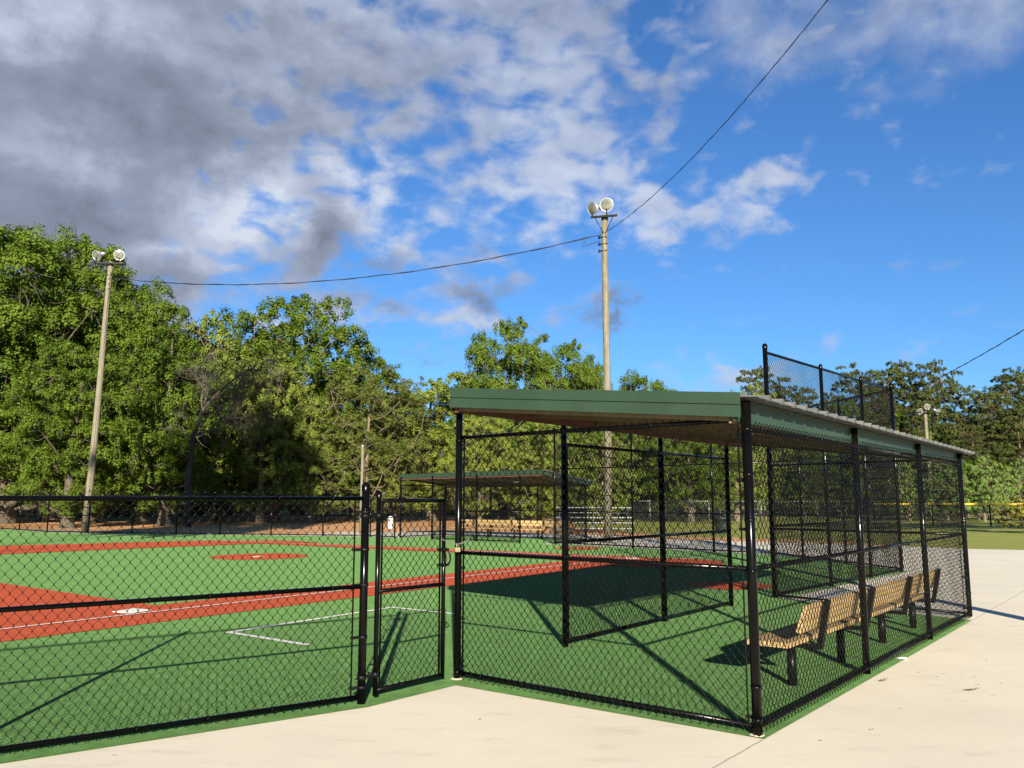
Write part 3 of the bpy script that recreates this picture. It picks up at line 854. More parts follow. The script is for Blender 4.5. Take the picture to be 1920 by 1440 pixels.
def wire(name, pts3, sag, label, r=0.016):
    """quadratic through points"""
    a, b = Vector(pts3[0]), Vector(pts3[1])
    out = []
    K = 64
    for k in range(K + 1):
        t = k / K
        p = a.lerp(b, t); p.z -= sag * 4 * t * (1 - t)
        p += Vector((0, 0, 0.008 * math.sin(k * 2.1)))
        out.append(p)
    mb = MB().tube(out, r, 6)
    # the thin phase conductor twisted round it
    tw = []
    for k in range(K * 6 + 1):
        t = k / (K * 6)
        p = a.lerp(b, t); p.z -= sag * 4 * t * (1 - t)
        ph = t * (b - a).length * 2.2
        tw.append(p + Vector((0, r * 1.5 * math.cos(ph), r * 1.5 * math.sin(ph) + 0.0)))
    mb.tube(tw, r * 0.6, 4)
    o = mb.build(name, M['cable'])
    return tag(o, label, 'wire', 'overhead wires')
wM = tpM + Vector((0.0, -0.16, -0.78)); wN = tpN + Vector((-0.12, 0.05, -0.25))
wM.z = at(1140, 436, wM.y).z
wire('overhead_wire', (wM, wN), 0.72, 'black twisted wire climbing from the middle light pole to the top right corner', 0.009)
wM2 = Vector(wM) + Vector((-0.15, 0, -0.08)); wL = at(212, 521, ly)
wire('overhead_wire', (wM2, wL), 0.93, 'black wire sagging between the two wooden light poles', 0.015)
wr0 = at(1600, 772, 92); wr1 = at(2080, 515, 40)
wire('overhead_wire', (wr0, wr1), 0.9, 'thin black wire rising to the right edge above the pines', 0.026)
# loop of slack cable at the middle pole
c0 = tpM + Vector((-0.15, -0.14, -0.80))
loop = [c0, c0 + Vector((-0.35, 0, -0.05)), c0 + Vector((-0.62, 0, -0.10)), c0 + Vector((-0.60, 0, -0.28)), c0 + Vector((-0.68, 0, -0.42)), c0 + Vector((-0.4, 0, -0.33)), c0 + Vector((-0.05, 0, -0.22))]
MB().tube([q - Vector((0, 0, 0)) for q in loop], 0.012, 6).build('service_cable', M['cable'], po1)

# ------------------------------------------------------------------ small things
# bleachers right of the far dugout
bc = Vector(at(1112, 1003, 39.0)); bc.z = 0
bl = empty('bleachers', bc, 'low aluminium bleachers behind the right end of the far dugout', 'bleachers')
ax = Vector((1, -0.12, 0)).normalized(); ay = Vector((0.12, 1, 0)).normalized()
for k in range(4):
    c = bc + ay * 0.62 * k + Vector((0, 0, 0.42 + 0.22 * k))
    MB().box(c, (3.7, 0.26, 0.05), ax).build('seat_plank', M['oldalu'], bl)
    MB().box(c + Vector((0, 0, -0.25)) - ay * 0.2, (3.7, 0.24, 0.04), ax).build('foot_plank', M['oldalu'], bl)
for s in (-1.6, 0, 1.6):
    b = MB()
    b.tube([bc + ax * s + Vector((0, 0, 0.12)) - ay * 0.1, bc + ax * s + ay * 2.0 + Vector((0, 0, 0.95))], 0.03, 6)
    for k in range(4):
        q = bc + ax * s + ay * 0.62 * k
        b.tube([q + Vector((0, 0, -0.1)), q + Vector((0, 0, 0.40 + 0.22 * k))], 0.025, 6)
    b.tube([bc + ax * s + Vector((0, 0, -0.06)), bc + ax * s + ay * 2.0 + Vector((0, 0, -0.06))], 0.03, 6)
    b.build('frame', M['oldalu'], bl)

def bin_(name, c, r, h, mat, label, cat):
    c = Vector((c[0], c[1], -0.05))
    o = empty(name, c, label, cat)
    MB().lathe(c, (0, 0, 1), [(0, r * 0.8), (0.01, r * 0.82), (h * 0.5, r * 0.93), (h * 0.92, r), (h * 0.92, r * 1.07), (h, r * 1.07), (h, r * 0.95), (h * 0.9, r * 0.9), (h * 0.2, 0.0)], 20).build('body', M[mat], o)
    MB().lathe(c + Vector((0, 0, h)), (0, 0, 1), [(0, r * 1.08), (0.03, r * 1.08), (0.10, r * 0.75), (0.13, 0.0)], 20).build('lid', M[mat], o)
    return o
bin_('trash_can', at(1354, 991, 40.0)[:2], 0.36, 0.66, 'bin', 'dark round trash can on the grass, seen through the dugout mesh', 'trash can')
bin_('white_barrel', at(732, 985, 45.0)[:2], 0.14, 0.52, 'white', 'small white barrel on the dirt beyond the outfield fence', 'barrel')

def picnic(c, rz, label):
    c = Vector((c[0], c[1], -0.1)); o = empty('picnic_table', c, label, 'picnic table', 'picnic tables under the trees')
    ax = Vector((math.cos(rz), math.sin(rz), 0)); ay = Vector((-ax.y, ax.x, 0))
    MB().box(c + Vector((0, 0, 0.75)), (1.9, 0.75, 0.05), ax).build('tabletop', M['picnic'], o)
    for s in (-1, 1):
        MB().box(c + ay * s * 0.68 + Vector((0, 0, 0.45)), (1.9, 0.26, 0.05), ax).build('seat', M['picnic'], o)
    for s in (-1, 1):
        b = MB()
        for k in (-1, 1): b.tube([c + ax * s * 0.65 + ay * k * 0.7, c + ax * s * 0.65 + ay * k * 0.22 + Vector((0, 0, 0.73))], 0.045, 6)
        b.box(c + ax * s * 0.65 + Vector((0, 0, 0.40)), (0.05, 1.5, 0.09), ax)
        b.build('leg', M['picnic'], o)
picnic(at(1838, 968, 66)[:2], 0.2, 'wooden picnic table beyond the yellow-capped fence, the left one')
picnic(at(1874, 968, 68)[:2], -0.3, 'wooden picnic table beyond the yellow-capped fence, the right one')

# litter
def scrap(name, px, py, pts, mat, label, cat, z=0.004):
    c = Vector((*G(px, py), 0))
    b = MB()
    top = [(c.x + p[0], c.y + p[1], z + p[2]) for p in pts]; k = len(pts)
    b.add(top + [(p[0], p[1], p[2] - 0.0015) for p in top], [tuple(range(k)), tuple(range(k, 2 * k))[::-1]] + [(i, k + i, k + (i + 1) % k, (i + 1) % k) for i in range(k)])
    return tag(b.build(name, M[mat]), label, cat)
scrap('paper_scrap', 1690, 1236, [(-0.05, 0.02, 0.004), (-0.035, -0.035, 0.006), (0.03, -0.03, 0.02), (0.06, 0.0, 0.003), (0.02, 0.03, 0.012)], 'paper', 'crumpled white paper scrap at the edge of the dugout turf', 'litter')
scrap('fallen_leaf', 1696, 1224, [(-0.03, 0.0, 0.012), (0.0, -0.022, 0.02), (0.035, -0.005, 0.03), (0.01, 0.024, 0.045)], 'deadleaf', 'curled brown leaf against the dugout bottom rail', 'leaf', 0.012)
def twig(px, py, L, n, label):
    c = Vector((*G(px, py), 0.006)); b = MB()
    for k in range(n):
        a = random.uniform(-0.5, 0.5); s = Vector((random.uniform(-.02, .02), random.uniform(-.02, .02), 0))
        e = Vector((math.cos(a), math.sin(a) * 0.8, 0)) * L * random.uniform(0.4, 1)
        b.tube([c + s - e * 0.5, c + s + Vector((0, 0, random.uniform(0, .012))), c + s + e * 0.5 + Vector((0, 0, random.uniform(0, .02)))], [0.0018, 0.0022, 0.001], 5)
    return tag(b.build('twig', M['twig']), label, 'twig')
twig(1657, 1277, 0.06, 6, 'small tuft of dead pine needles on the concrete near the dugout wall')
twig(1822, 1295, 0.13, 7, 'longer bundle of dead pine needles on the open concrete at right')
for (px, py) in ((1725, 1262), (1770, 1264), (1803, 1265), (1827, 1271), (1835, 1285), (1744, 1285), (1758, 1270), (1878, 1283), (1812, 1316), (1636, 1369), (1864, 1305), (1690, 1330), (1540, 1390), (1850, 1240), (212, 1418), (900, 1350)):
    s = random.uniform(0.004, 0.0085)
    o = scrap('leaf_fragment', px, py, [(-s, 0, 0.002), (0, -s * .8, 0.004), (s, 0.0, 0.003), (0, s * .7, 0.006)], 'twig', 'tiny dead leaf fragment lying on the pale concrete', 'leaf fragment')
    o['group'] = 'tiny leaf fragments on the concrete'

for (px, py) in ((1370, 1262), (1462, 1250), (990, 1222), (932, 1205), (560, 1262), (330, 1230), (1125, 1290), (760, 1262), (1500, 1300)):
    s = random.uniform(0.008, 0.015)
    o = scrap('leaf_fragment', px, py, [(-s, 0, 0.002), (0, -s * .8, 0.004), (s, 0.0, 0.003), (0, s * .7, 0.006)], 'deadleaf', 'tiny brown leaf fragment lying on the green turf', 'leaf fragment', 0.006)
    o['group'] = 'tiny leaf fragments on the turf'

# ------------------------------------------------------------------ trees
def leaf_cloud(rng, centers, radii, per, size, flat=0.75, outward=0.6):
    """rhombic leaves on lumpy shells round cluster centres"""
    Vs = []
    for c, r in zip(centers, radii):
        k = int(per * (r / 1.3) ** 2)
        nl = max(6, int(k / 52))
        dirs = rng.normal(size=(nl, 3)); dirs /= np.linalg.norm(dirs, axis=1)[:, None]
        dirs[:, 2] = np.where(dirs[:, 2] < -0.45, -dirs[:, 2] * 0.6, dirs[:, 2])
        lump = np.array(c)[None, :] + dirs * (r * rng.uniform(0.55, 1.05, (nl, 1))) * np.array([1, 1, flat])
        li = rng.integers(0, nl, k)
        off = rng.normal(size=(k, 3)); off /= np.linalg.norm(off, axis=1)[:, None]
        lr = r * 0.27
        P = lump[li] + off * lr * rng.uniform(0.35, 1.15, (k, 1))
        nrm = off * outward * 1.5 + dirs[li] * 0.5 + np.array([0, 0, 0.30]) + rng.normal(size=(k, 3)) * 0.42
        nrm /= np.linalg.norm(nrm, axis=1)[:, None]
        t = np.cross(nrm, rng.normal(size=(k, 3))); t /= np.linalg.norm(t, axis=1)[:, None]
        u = np.cross(nrm, t)
        s = size * rng.uniform(0.6, 1.25, (k, 1))
        Q = np.stack([P - t * s * 0.62, P - u * s * 0.36 + nrm * s * 0.08, P + t * s * 0.62, P + u * s * 0.36 + nrm * s * 0.08], axis=1)
        Vs.append(Q.reshape(-1, 3))
    V = np.concatenate(Vs); F = np.arange(len(V)).reshape(-1, 4)
    return V, F

def limb(mb, p, q, r0, r1, rng, bend=0.12, n=7):
    p, q = Vector(p), Vector(q); L = (q - p).length
    k = 5; pts, rs = [], []
    o1 = Vector(rng.normal(size=3)) * L * bend
    for i in range(k + 1):
        t = i / k
        w = math.sin(math.pi * t)
        pts.append(p.lerp(q, t) + o1 * w + Vector((0, 0, -0.08 * L * w)))
        rs.append(r0 + (r1 - r0) * t)
    mb.tube(pts, rs, n, cap=False)
    return pts

def make_tree(kind, seed, H, R, crown0, nclu, rad, per, size, leaf, bark, trunk_r, shape='round', forks=5, outward=0.6, flat=0.8):
    rng = np.random.default_rng(seed)
    cs, rs = [], []
    tries = 0
    while len(cs) < nclu and tries < 9000:
        tries += 1
        h = rng.uniform(0, 1)
        if shape == 'round': w = math.sqrt(max(0, 1 - (2 * h - 0.92) ** 2 * 0.95)) * (0.9 + 0.1 * rng.random())
        elif shape == 'cone': w = (0.35 + 0.75 * math.sin(math.pi * min(1, 0.22 + h * 0.80))) * 0.9
        elif shape == 'pine': w = 0.5 + 0.5 * math.sin(math.pi * (0.15 + 0.75 * h)); 
        else: w = 0.55 + 0.45 * math.sin(math.pi * h)
        a = rng.uniform(0, 2 * math.pi)
        rr = w * R * (rng.uniform(0.55, 1.0) if rng.random() < 0.72 else rng.uniform(0.1, 0.6))
        lump = 1 + 0.20 * math.sin(a * 2 + seed) + 0.14 * math.sin(a * 3 + seed * 2 + h * 4)
        c = (math.cos(a) * rr * lump, math.sin(a) * rr * lump, crown0 + h * (H - crown0) * (0.93 + 0.09 * math.sin(a + seed)))
        r = rng.uniform(*rad)
        if shape == 'pine': r *= 0.75 + 0.5 * (1 - h)
        if all((Vector(c) - Vector(q)).length > 0.62 * (r + s) for q, s in zip(cs, rs)):
            cs.append(c); rs.append(r)
    V, F = leaf_cloud(rng, cs, rs, per, size, flat, outward)
    crown = fast_mesh('crown', V, F); crown.materials.append(M[leaf])
    mb = MB()
    top = H * 0.9
    tp = []
    for i in range(9):
        t = i / 8
        tp.append(Vector((0.22 * math.sin(t * 4 + seed) * t * R * 0.25, 0.2 * math.sin(t * 3 + seed * 2) * t * R * 0.25, -0.15 + (top + 0.15) * t)))
    trs = [trunk_r * (1.45 if i == 0 else (1 - 0.86 * i / 8)) for i in range(9)]
    mb.tube(tp, trs, 10, cap=False)
    order = sorted(range(len(cs)), key=lambda i: cs[i][2])
    mains = []
    for i in order[::max(1, len(order) // (forks * 3))]:
        c = Vector(cs[i])
        zs = max(crown0 * 0.7, c.z - (0.9 * math.hypot(c.x, c.y) if shape != 'pine' else 0.15 * R))
        t = min(0.95, zs / top)
        k = int(t * 8); b0 = tp[k].lerp(tp[min(8, k + 1)], t * 8 - k)
        pts = limb(mb, b0, c, max(0.03, trunk_r * (1 - t) * 0.36), 0.02, rng)
        mains += pts[2:]
    if mains:
        for i in range(len(cs)):
            c = Vector(cs[i])
            b0 = min(mains, key=lambda m: (m - c).length)
            if (b0 - c).length > 0.3: limb(mb, b0, c, 0.032, 0.012, rng, 0.1, 5)
            for _ in range(3):
                e = c + Vector(rng.normal(size=3)) * rs[i] * 0.6
                limb(mb, c, e, 0.022, 0.008, rng, 0.1, 4)
    me = bpy.data.meshes.new('trunk'); me.from_pydata(mb.v, [], mb.f); me.polygons.foreach_set('use_smooth', mb.sm); me.update()
    me.materials.append(M[bark])
    return me, crown

VAR = {}
VAR['oak_a'] = (make_tree('oak', 11, 16.5, 6.0, 1.2, 120, (0.9, 1.8), 980, 0.16, 'leaf_oak', 'bark', 0.55, 'round'), 16.5)
VAR['oak_b'] = (make_tree('oak', 23, 15.5, 5.2, 1.5, 100, (0.8, 1.7), 1000, 0.16, 'leaf_oak', 'bark', 0.45, 'round'), 15.5)
VAR['oak_c'] = (make_tree('oak', 37, 14.5, 6.0, 1.8, 140, (0.9, 1.7), 760, 0.155, 'leaf_oak', 'palebark', 0.40, 'oval'), 14.5)
VAR['lime_a'] = (make_tree('lime', 41, 14.0, 5.2, 1.2, 120, (0.7, 1.4), 900, 0.15, 'leaf_lime', 'palebark', 0.34, 'round'), 14.0)
VAR['lime_b'] = (make_tree('lime', 53, 13.0, 4.6, 1.2, 105, (0.7, 1.3), 900, 0.15, 'leaf_lime', 'palebark', 0.30, 'oval'), 13.0)
VAR['olive'] = (make_tree('olive', 61, 13.0, 4.6, 1.2, 110, (0.6, 1.2), 800, 0.13, 'leaf_brown', 'palebark', 0.26, 'oval'), 13.0)
VAR['pine_a'] = (make_tree('pine', 71, 20.0, 4.2, 7.0, 125, (0.7, 1.4), 800, 0.15, 'leaf_pine', 'pinebark', 0.34, 'pine', outward=0.9, flat=0.5), 20.0)
VAR['pine_b'] = (make_tree('pine', 83, 20.0, 4.8, 5.0, 145, (0.7, 1.5), 800, 0.15, 'leaf_pine', 'pinebark', 0.38, 'pine', outward=0.9, flat=0.5), 20.0)
VAR['shade'] = (make_tree('oak', 131, 28.0, 8.6, 15.5, 75, (1.3, 2.4), 330, 0.40, 'leaf_oak', 'bark', 0.20, 'round'), 28.0)
VAR['parasol'] = (make_tree('pine', 151, 15.6, 5.4, 13.7, 46, (0.7, 1.1), 500, 0.22, 'leaf_pine', 'pinebark', 0.14, 'pine', flat=0.45), 15.6)
VAR['maple'] = (make_tree('maple', 97, 6.0, 2.1, 0.9, 75, (0.36, 0.66), 2100, 0.095, 'leaf_maple', 'palebark', 0.14, 'cone'), 6.0)
VAR['shrub'] = (make_tree('shrub', 101, 5.0, 3.0, 0.4, 46, (0.6, 1.1), 430, 0.20, 'leaf_oak', 'bark', 0.14, 'round'), 5.0)
VAR['gold'] = (make_tree('gold', 113, 2.6, 1.6, 0.5, 34, (0.3, 0.55), 1500, 0.11, 'leaf_gold', 'bark', 0.08, 'round'), 2.6)

TREEN = {'oak_a': 'oak_tree', 'oak_b': 'oak_tree', 'oak_c': 'oak_tree', 'lime_a': 'leafy_tree', 'lime_b': 'leafy_tree', 'olive': 'thin_leafed_tree', 'pine_a': 'pine_tree', 'pine_b': 'pine_tree', 'maple': 'maple_tree', 'shrub': 'understory_tree', 'gold': 'shrub'}
def tree(var, px, top, Y, wscale=1.0, label='', rot=None, cat='tree', group=None, zb=-0.1):
    (tm, cm), H = VAR[var]
    p = at(px, top, Y); h = p.z - zb
    s = h / H
    o = empty(TREEN[var], (p.x, p.y, zb), label, cat, group)
    o.scale = (s * wscale, s * wscale, s); o.rotation_euler = (0, 0, rot if rot is not None else random.uniform(0, 6.28))
    for nme, me in (('trunk', tm), ('crown', cm)):
        c = bpy.data.objects.new(nme, me); c.parent = o; COL.objects.link(c)
    return o

T = tree
T('oak_a', 45, 437, 54, 1.05, 'tallest dark oak at the far left behind the leaning light pole')
T('oak_a', 128, 440, 58, 0.85, 'tall oak crown between the tallest oak and the light pole', rot=3.6)
T('oak_b', 285, 545, 56, 0.8, 'oak crown stepping down just right of the leaning light pole lamps', rot=0.3)
T('oak_b', -120, 470, 52, 1.1, 'dark oak cut by the left edge of the photo')
T('oak_a', 205, 500, 57, 0.85, 'oak directly behind the leaning light pole lamps', rot=2.0)
T('oak_b', 330, 600, 50, 0.95, 'rounded dark green oak just right of the leaning light pole')
T('oak_b', 150, 640, 46, 1.0, 'lower oak whose leaves hang down to the fence at far left', rot=1.0)
T('lime_a', 425, 582, 62, 0.9, 'yellow-green tree top showing above the bare branches')
T('oak_c', 525, 568, 64, 1.05, 'tall grey-green tree left of the sky gap')
T('lime_a', 500, 650, 56, 0.80, 'bright yellow-green tree below the tall grey-green one', rot=0.7)
T('oak_b', 668, 645, 66, 0.95, 'dark tree at the left side of the sky gap')
T('lime_b', 590, 740, 55, 0.9, 'small bright tree with pale limbs left of the brownish trees')
T('olive', 690, 695, 54, 1.1, 'thin brownish-olive tree in the middle behind the gate')
T('olive', 745, 730, 58, 0.9, 'second brownish-olive tree with see-through twigs, left of the dugout roof')
T('lime_b', 812, 706, 60, 1.3, 'pale green tree right behind the corner of the dugout roof')
T('oak_c', 960, 617, 62, 0.78, 'tall open-crowned tree rising above the dugout roof left of the middle pole')
T('oak_c', 1060, 655, 66, 0.72, 'shorter open-crowned tree between the tall one and the middle pole', rot=3.0)
T('lime_a', 900, 760, 56, 0.85, 'yellow-green tree seen through the mesh above the far dugout')
T('lime_b', 1010, 790, 52, 1.0, 'low yellow-green tree with pale trunk behind the far dugout bench')
T('oak_b', 1115, 672, 72, 0.6, 'dark tree top touching the middle light pole')
T('oak_a', 1185, 700, 70, 0.8, 'dark green tree right of the middle light pole')
T('lime_a', 1240, 728, 64, 0.8, 'light green tree just showing above the roof right of the pole')
T('lime_b', 1130, 815, 55, 1.1, 'low leafy tree behind the middle light pole')
T('oak_c', 1290, 760, 58, 0.9, 'green tree seen through the dugout mesh, second from its corner post')
T('lime_b', 1375, 745, 62, 1.1, 'green tree seen through the mesh beside the dugout corner post')
T('lime_a', 1400, 712, 70, 0.7, 'pale treetop above the roof left of the tall backstop post')
T('pine_a', 1438, 690, 88, 0.9, 'lone flat-topped pine behind the first backstop post')
T('pine_b', 1512, 716, 84, 0.9, 'dark pine seen through the tall backstop mesh')
T('oak_b', 1570, 740, 78, 0.7, 'dark tree behind the second backstop post')
T('pine_b', 1610, 682, 90, 1.0, 'broad pine right of the second backstop post')
T('pine_a', 1665, 682, 92, 0.95, 'pine behind the last backstop post', rot=0.4)
T('pine_b', 1712, 690, 94, 0.8, 'pine left of the distant light pole')
T('pine_a', 1763, 678, 88, 0.75, 'tall pine with a tufted top where the wire meets the trees', rot=2.2)
T('pine_b', 1800, 760, 84, 1.0, 'lower pine in the dip of the treeline at right')
T('pine_b', 1850, 725, 82, 1.0, 'pine with a bare trunk above the young maples')
T('pine_a', 1885, 694, 86, 1.2, 'tallest pine at the right edge')
T('pine_b', 1945, 715, 84, 1.1, 'pine cut by the right edge of the photo')
T('lime_b', 1745, 800, 80, 0.9, 'yellow-green broadleaf tree in front of the pines by the distant pole')
T('pine_b', 1640, 745, 78, 0.9, 'lower dark pine just right of the last backstop post', rot=1.1)
T('pine_a', 1735, 735, 80, 0.9, 'bushy pine directly behind the distant light pole', rot=5.1)
T('pine_b', 1820, 790, 76, 1.1, 'dark pine right behind the young maple beside the dugout', rot=3.3)
T('pine_a', 1905, 760, 76, 1.2, 'dark pine behind the young maple at the right edge', rot=0.9)
T('oak_b', 1500, 800, 74, 0.9, 'dark tree seen through the first back bay of the dugout mesh', rot=0.9)
T('maple', 1838, 857, 60, 0.98, 'young maple right beside the far end of the dugout')
T('maple', 1907, 862, 62, 1.05, 'young maple at the right edge, second along the yellow-capped fence', rot=1.3)
T('maple', 1770, 865, 61, 1.1, 'young maple seen through the far end of the dugout mesh', rot=2.6)
T('maple', 1700, 868, 63, 1.1, 'young maple seen through the middle bay of the dugout mesh', rot=4.0)
T('maple', 1985, 870, 60, 1.1, 'young maple outside the right edge', rot=5.0)
T('gold', 1925, 936, 40, 1.3, 'golden-leaved shrub poking in at the right edge', cat='shrub')

rowlab = 'dark background tree closing the woods behind the front row'
for i in range(26):
    px = -260 + i * 92 + random.uniform(-20, 20)
    tp_y = 690 if px < 640 else (760 if px < 900 else 740)
    if px < 300: tp_y = 600
    if 690 < px < 880: tp_y = 775
    if px > 1350: tp_y = 775
    T(random.choice(['oak_a', 'oak_b', 'oak_c']) if px < 1400 else random.choice(['pine_b', 'oak_b', 'pine_a']), px, tp_y + random.uniform(-15, 25), random.uniform(86, 98), random.uniform(1.0, 1.25), rowlab, group='background trees of the woods')
for i in range(38):
    px = -300 + i * 66 + random.uniform(-15, 15)
    T('shrub', px, random.uniform(845, 885), random.uniform(74, 84), random.uniform(0.9, 1.4), 'low dark understory tree under the edge of the woods', group='understory at the edge of the woods')
# tall pines to the right of the camera, outside the photo, that throw the long shadow on the grass
for (x, y, h, w, vr) in ((26, 6, 15.2, 1.0, 'parasol'), (34, 7.5, 15.0, 1.0, 'parasol'), (43, 7, 15.3, 1.1, 'parasol'), (-17.3, -12, 28.5, 0.52, 'shade')):
    (tm, cm), H = VAR[vr]
    o = empty('pine_tree', (x, y, -0.1), 'tall pine standing outside the frame to the right' if x > 0 else 'tall tree standing behind the camera to the left', 'tree', 'trees outside the frame')
    o.scale = (w, w, h / H)
    if x < 0: o.rotation_euler = (0, math.radians(17), 0)
    for nme, me in (('trunk', tm), ('crown', cm)):
        c = bpy.data.objects.new(nme, me); c.parent = o; COL.objects.link(c)

random.seed(77)
for i, px in enumerate((-330, -540, -760, -1000, -1280)):
    T(['oak_a', 'oak_b'][i % 2], px, 500 + 12 * i, 56, 1.05, 'oak standing outside the left edge of the photo', group='oaks outside the left edge')

# bare dead tree
rng = np.random.default_rng(5)
dp = at(352, 965, 47); db = Vector((dp.x, dp.y, -0.1))
do = empty('bare_tree', db, 'leafless grey tree with spreading twigs in front of the dark oaks', 'tree')
mb = MB()
def PT(px, py, dy=0): return at(px, py, 47 + dy)
trunk = [db, PT(352, 900), PT(362, 820), PT(380, 770), PT(400, 745), PT(430, 718), PT(455, 700)]
MB().tube(trunk[:4], [0.22, 0.17, 0.13, 0.10], 9, cap=False).build('trunk', M['shadedbark'], do)  # darker colour stands in for shade on the lower trunk
mb.tube(trunk[3:], [0.10, 0.08, 0.06, 0.035], 9, cap=False)
def twigs(mb, p, d, L, r, depth):
    k = 4; pts = [p]
    dd = Vector(d).normalized()
    for i in range(k):
        dd = (dd + Vector(rng.normal(size=3)) * 0.22).normalized()
        pts.append(pts[-1] + dd * L / k)
    mb.tube(pts, [r * (1 - 0.7 * i / k) for i in range(k + 1)], 5 if r > 0.03 else 3, cap=False)
    if depth > 0:
        for i in range(1, k + 1):
            for _ in range(2):
                nd = (dd + Vector(rng.normal(size=3)) * 0.75 + Vector((0.15, 0, 0.1))).normalized()
                twigs(mb, pts[i], nd, L * rng.uniform(0.4, 0.65), r * 0.5, depth - 1)
for (i, px, py, L) in ((3, 392, 700, 2.6), (3, 395, 720, 2.2), (4, 440, 730, 2.6), (4, 455, 745, 2.6), (5, 470, 690, 2.4), (5, 480, 720, 2.6), (2, 300, 770, 2.4), (2, 420, 800, 2.6), (3, 430, 770, 3.0), (6, 500, 680, 2.4)):
    e = PT(px, py, rng.uniform(-1, 1)); twigs(mb, trunk[i], e - trunk[i], L, 0.05, 3 if L > 2.55 else 2)
mb.build('branches', M['deadbark'], do)

# ------------------------------------------------------------------ sun and sky
SUN_EL = 17.3
sd = Vector((0.075, -1.0, 0)).normalized()            # towards the sun, in plan
sun_dir = Vector((sd.x * math.cos(math.radians(SUN_EL)), sd.y * math.cos(math.radians(SUN_EL)), math.sin(math.radians(SUN_EL))))
L = bpy.data.lights.new('sun', 'SUN'); L.energy = 5.0; L.angle = math.radians(0.53); L.color = (1.0, 0.90, 0.74)
lo = bpy.data.objects.new('sun', L); COL.objects.link(lo)
lo.rotation_euler = sun_dir.to_track_quat('Z', 'Y').to_euler()

w = bpy.data.worlds.new('World'); scene.world = w; w.use_nodes = True
nt = w.node_tree
bg = nt.nodes['Background']
sky = nt.nodes.new('ShaderNodeTexSky'); sky.sky_type = 'NISHITA'; sky.sun_disc = False
sky.sun_elevation = math.radians(SUN_EL); sky.sun_rotation = math.atan2(sd.x, sd.y)
sky.altitude = 50; sky.air_density = 1.0; sky.dust_density = 0.35; sky.ozone_density = 3.0
tc = nt.nodes.new('ShaderNodeTexCoord')
sx = nt.nodes.new('ShaderNodeSeparateXYZ'); nt.links.new(tc.outputs['Generated'], sx.inputs[0])
az = math_n(nt, 'ARCTAN2', sx.outputs[0], sx.outputs[1])
el = math_n(nt, 'ARCSINE', sx.outputs[2])
cv = nt.nodes.new('ShaderNodeCombineXYZ'); nt.links.new(az, cv.inputs[0]); nt.links.new(el, cv.inputs[1])
# cloud plane coordinates: the layer flattens towards the horizon
zz = math_n(nt, 'ADD', math_n(nt, 'MAXIMUM', sx.outputs[2], 0.0), 0.22)
pv = nt.nodes.new('ShaderNodeCombineXYZ')
nt.links.new(math_n(nt, 'DIVIDE', sx.outputs[0], zz), pv.inputs[0]); nt.links.new(math_n(nt, 'DIVIDE', sx.outputs[1], zz), pv.inputs[1])
def sky_pt(px, py):
    v = at(px, py, 100) - Vector((0, 0, CAMH)); v.normalize()
    return math.atan2(v.x, v.y), math.asin(v.z)
# warp so the patches have torn edges
wn = nt.nodes.new('ShaderNodeTexNoise'); wn.inputs['Scale'].default_value = 7; wn.inputs['Detail'].default_value = 6; wn.inputs['Roughness'].default_value = 0.62
nt.links.new(cv.outputs[0], wn.inputs['Vector'])
wv = nt.nodes.new('ShaderNodeVectorMath'); wv.operation = 'SUBTRACT'; nt.links.new(wn.outputs['Color'], wv.inputs[0]); wv.inputs[1].default_value = (0.5, 0.5, 0.5)
ws = nt.nodes.new('ShaderNodeVectorMath'); ws.operation = 'SCALE'; nt.links.new(wv.outputs[0], ws.inputs[0]); ws.inputs['Scale'].default_value = 0.20
wa = nt.nodes.new('ShaderNodeVectorMath'); wa.operation = 'ADD'; nt.links.new(cv.outputs[0], wa.inputs[0]); nt.links.new(ws.outputs[0], wa.inputs[1])
def blob(px, py, rx, ry, rot=0, warp=True):
    """soft elliptical patch of sky, radii in photo pixels (angles), 0..1"""
    a, e = sky_pt(px, py)
    mp = nt.nodes.new('ShaderNodeMapping'); mp.vector_type = 'TEXTURE'
    mp.inputs['Location'].default_value = (a, e, 0); mp.inputs['Rotation'].default_value = (0, 0, math.radians(rot))
    mp.inputs['Scale'].default_value = (rx / 1650, ry / 1650, 1)
    nt.links.new((wa if warp else cv).outputs[0], mp.inputs[0])
    g = nt.nodes.new('ShaderNodeTexGradient'); g.gradient_type = 'QUADRATIC_SPHERE'; nt.links.new(mp.outputs[0], g.inputs[0])
    return g.outputs['Fac']
def total(items):
    acc = None
    for wgt, b in items:
        t = math_n(nt, 'MULTIPLY', b, wgt)
        acc = t if acc is None else math_n(nt, 'ADD', acc, t)
    return acc
fb = nt.nodes.new('ShaderNodeTexNoise'); fb.inputs['Scale'].default_value = 19; fb.inputs['Detail'].default_value = 9; fb.inputs['Roughness'].default_value = 0.50; fb.inputs['Distortion'].default_value = 0.25
mpf = nt.nodes.new('ShaderNodeMapping'); mpf.inputs['Scale'].default_value = (1, 1.7, 1); mpf.inputs['Rotation'].default_value = (0, 0, math.radians(12)); nt.links.new(cv.outputs[0], mpf.inputs[0])
nt.links.new(mpf.outputs[0], fb.inputs['Vector'])
F1 = fb.outputs['Fac']
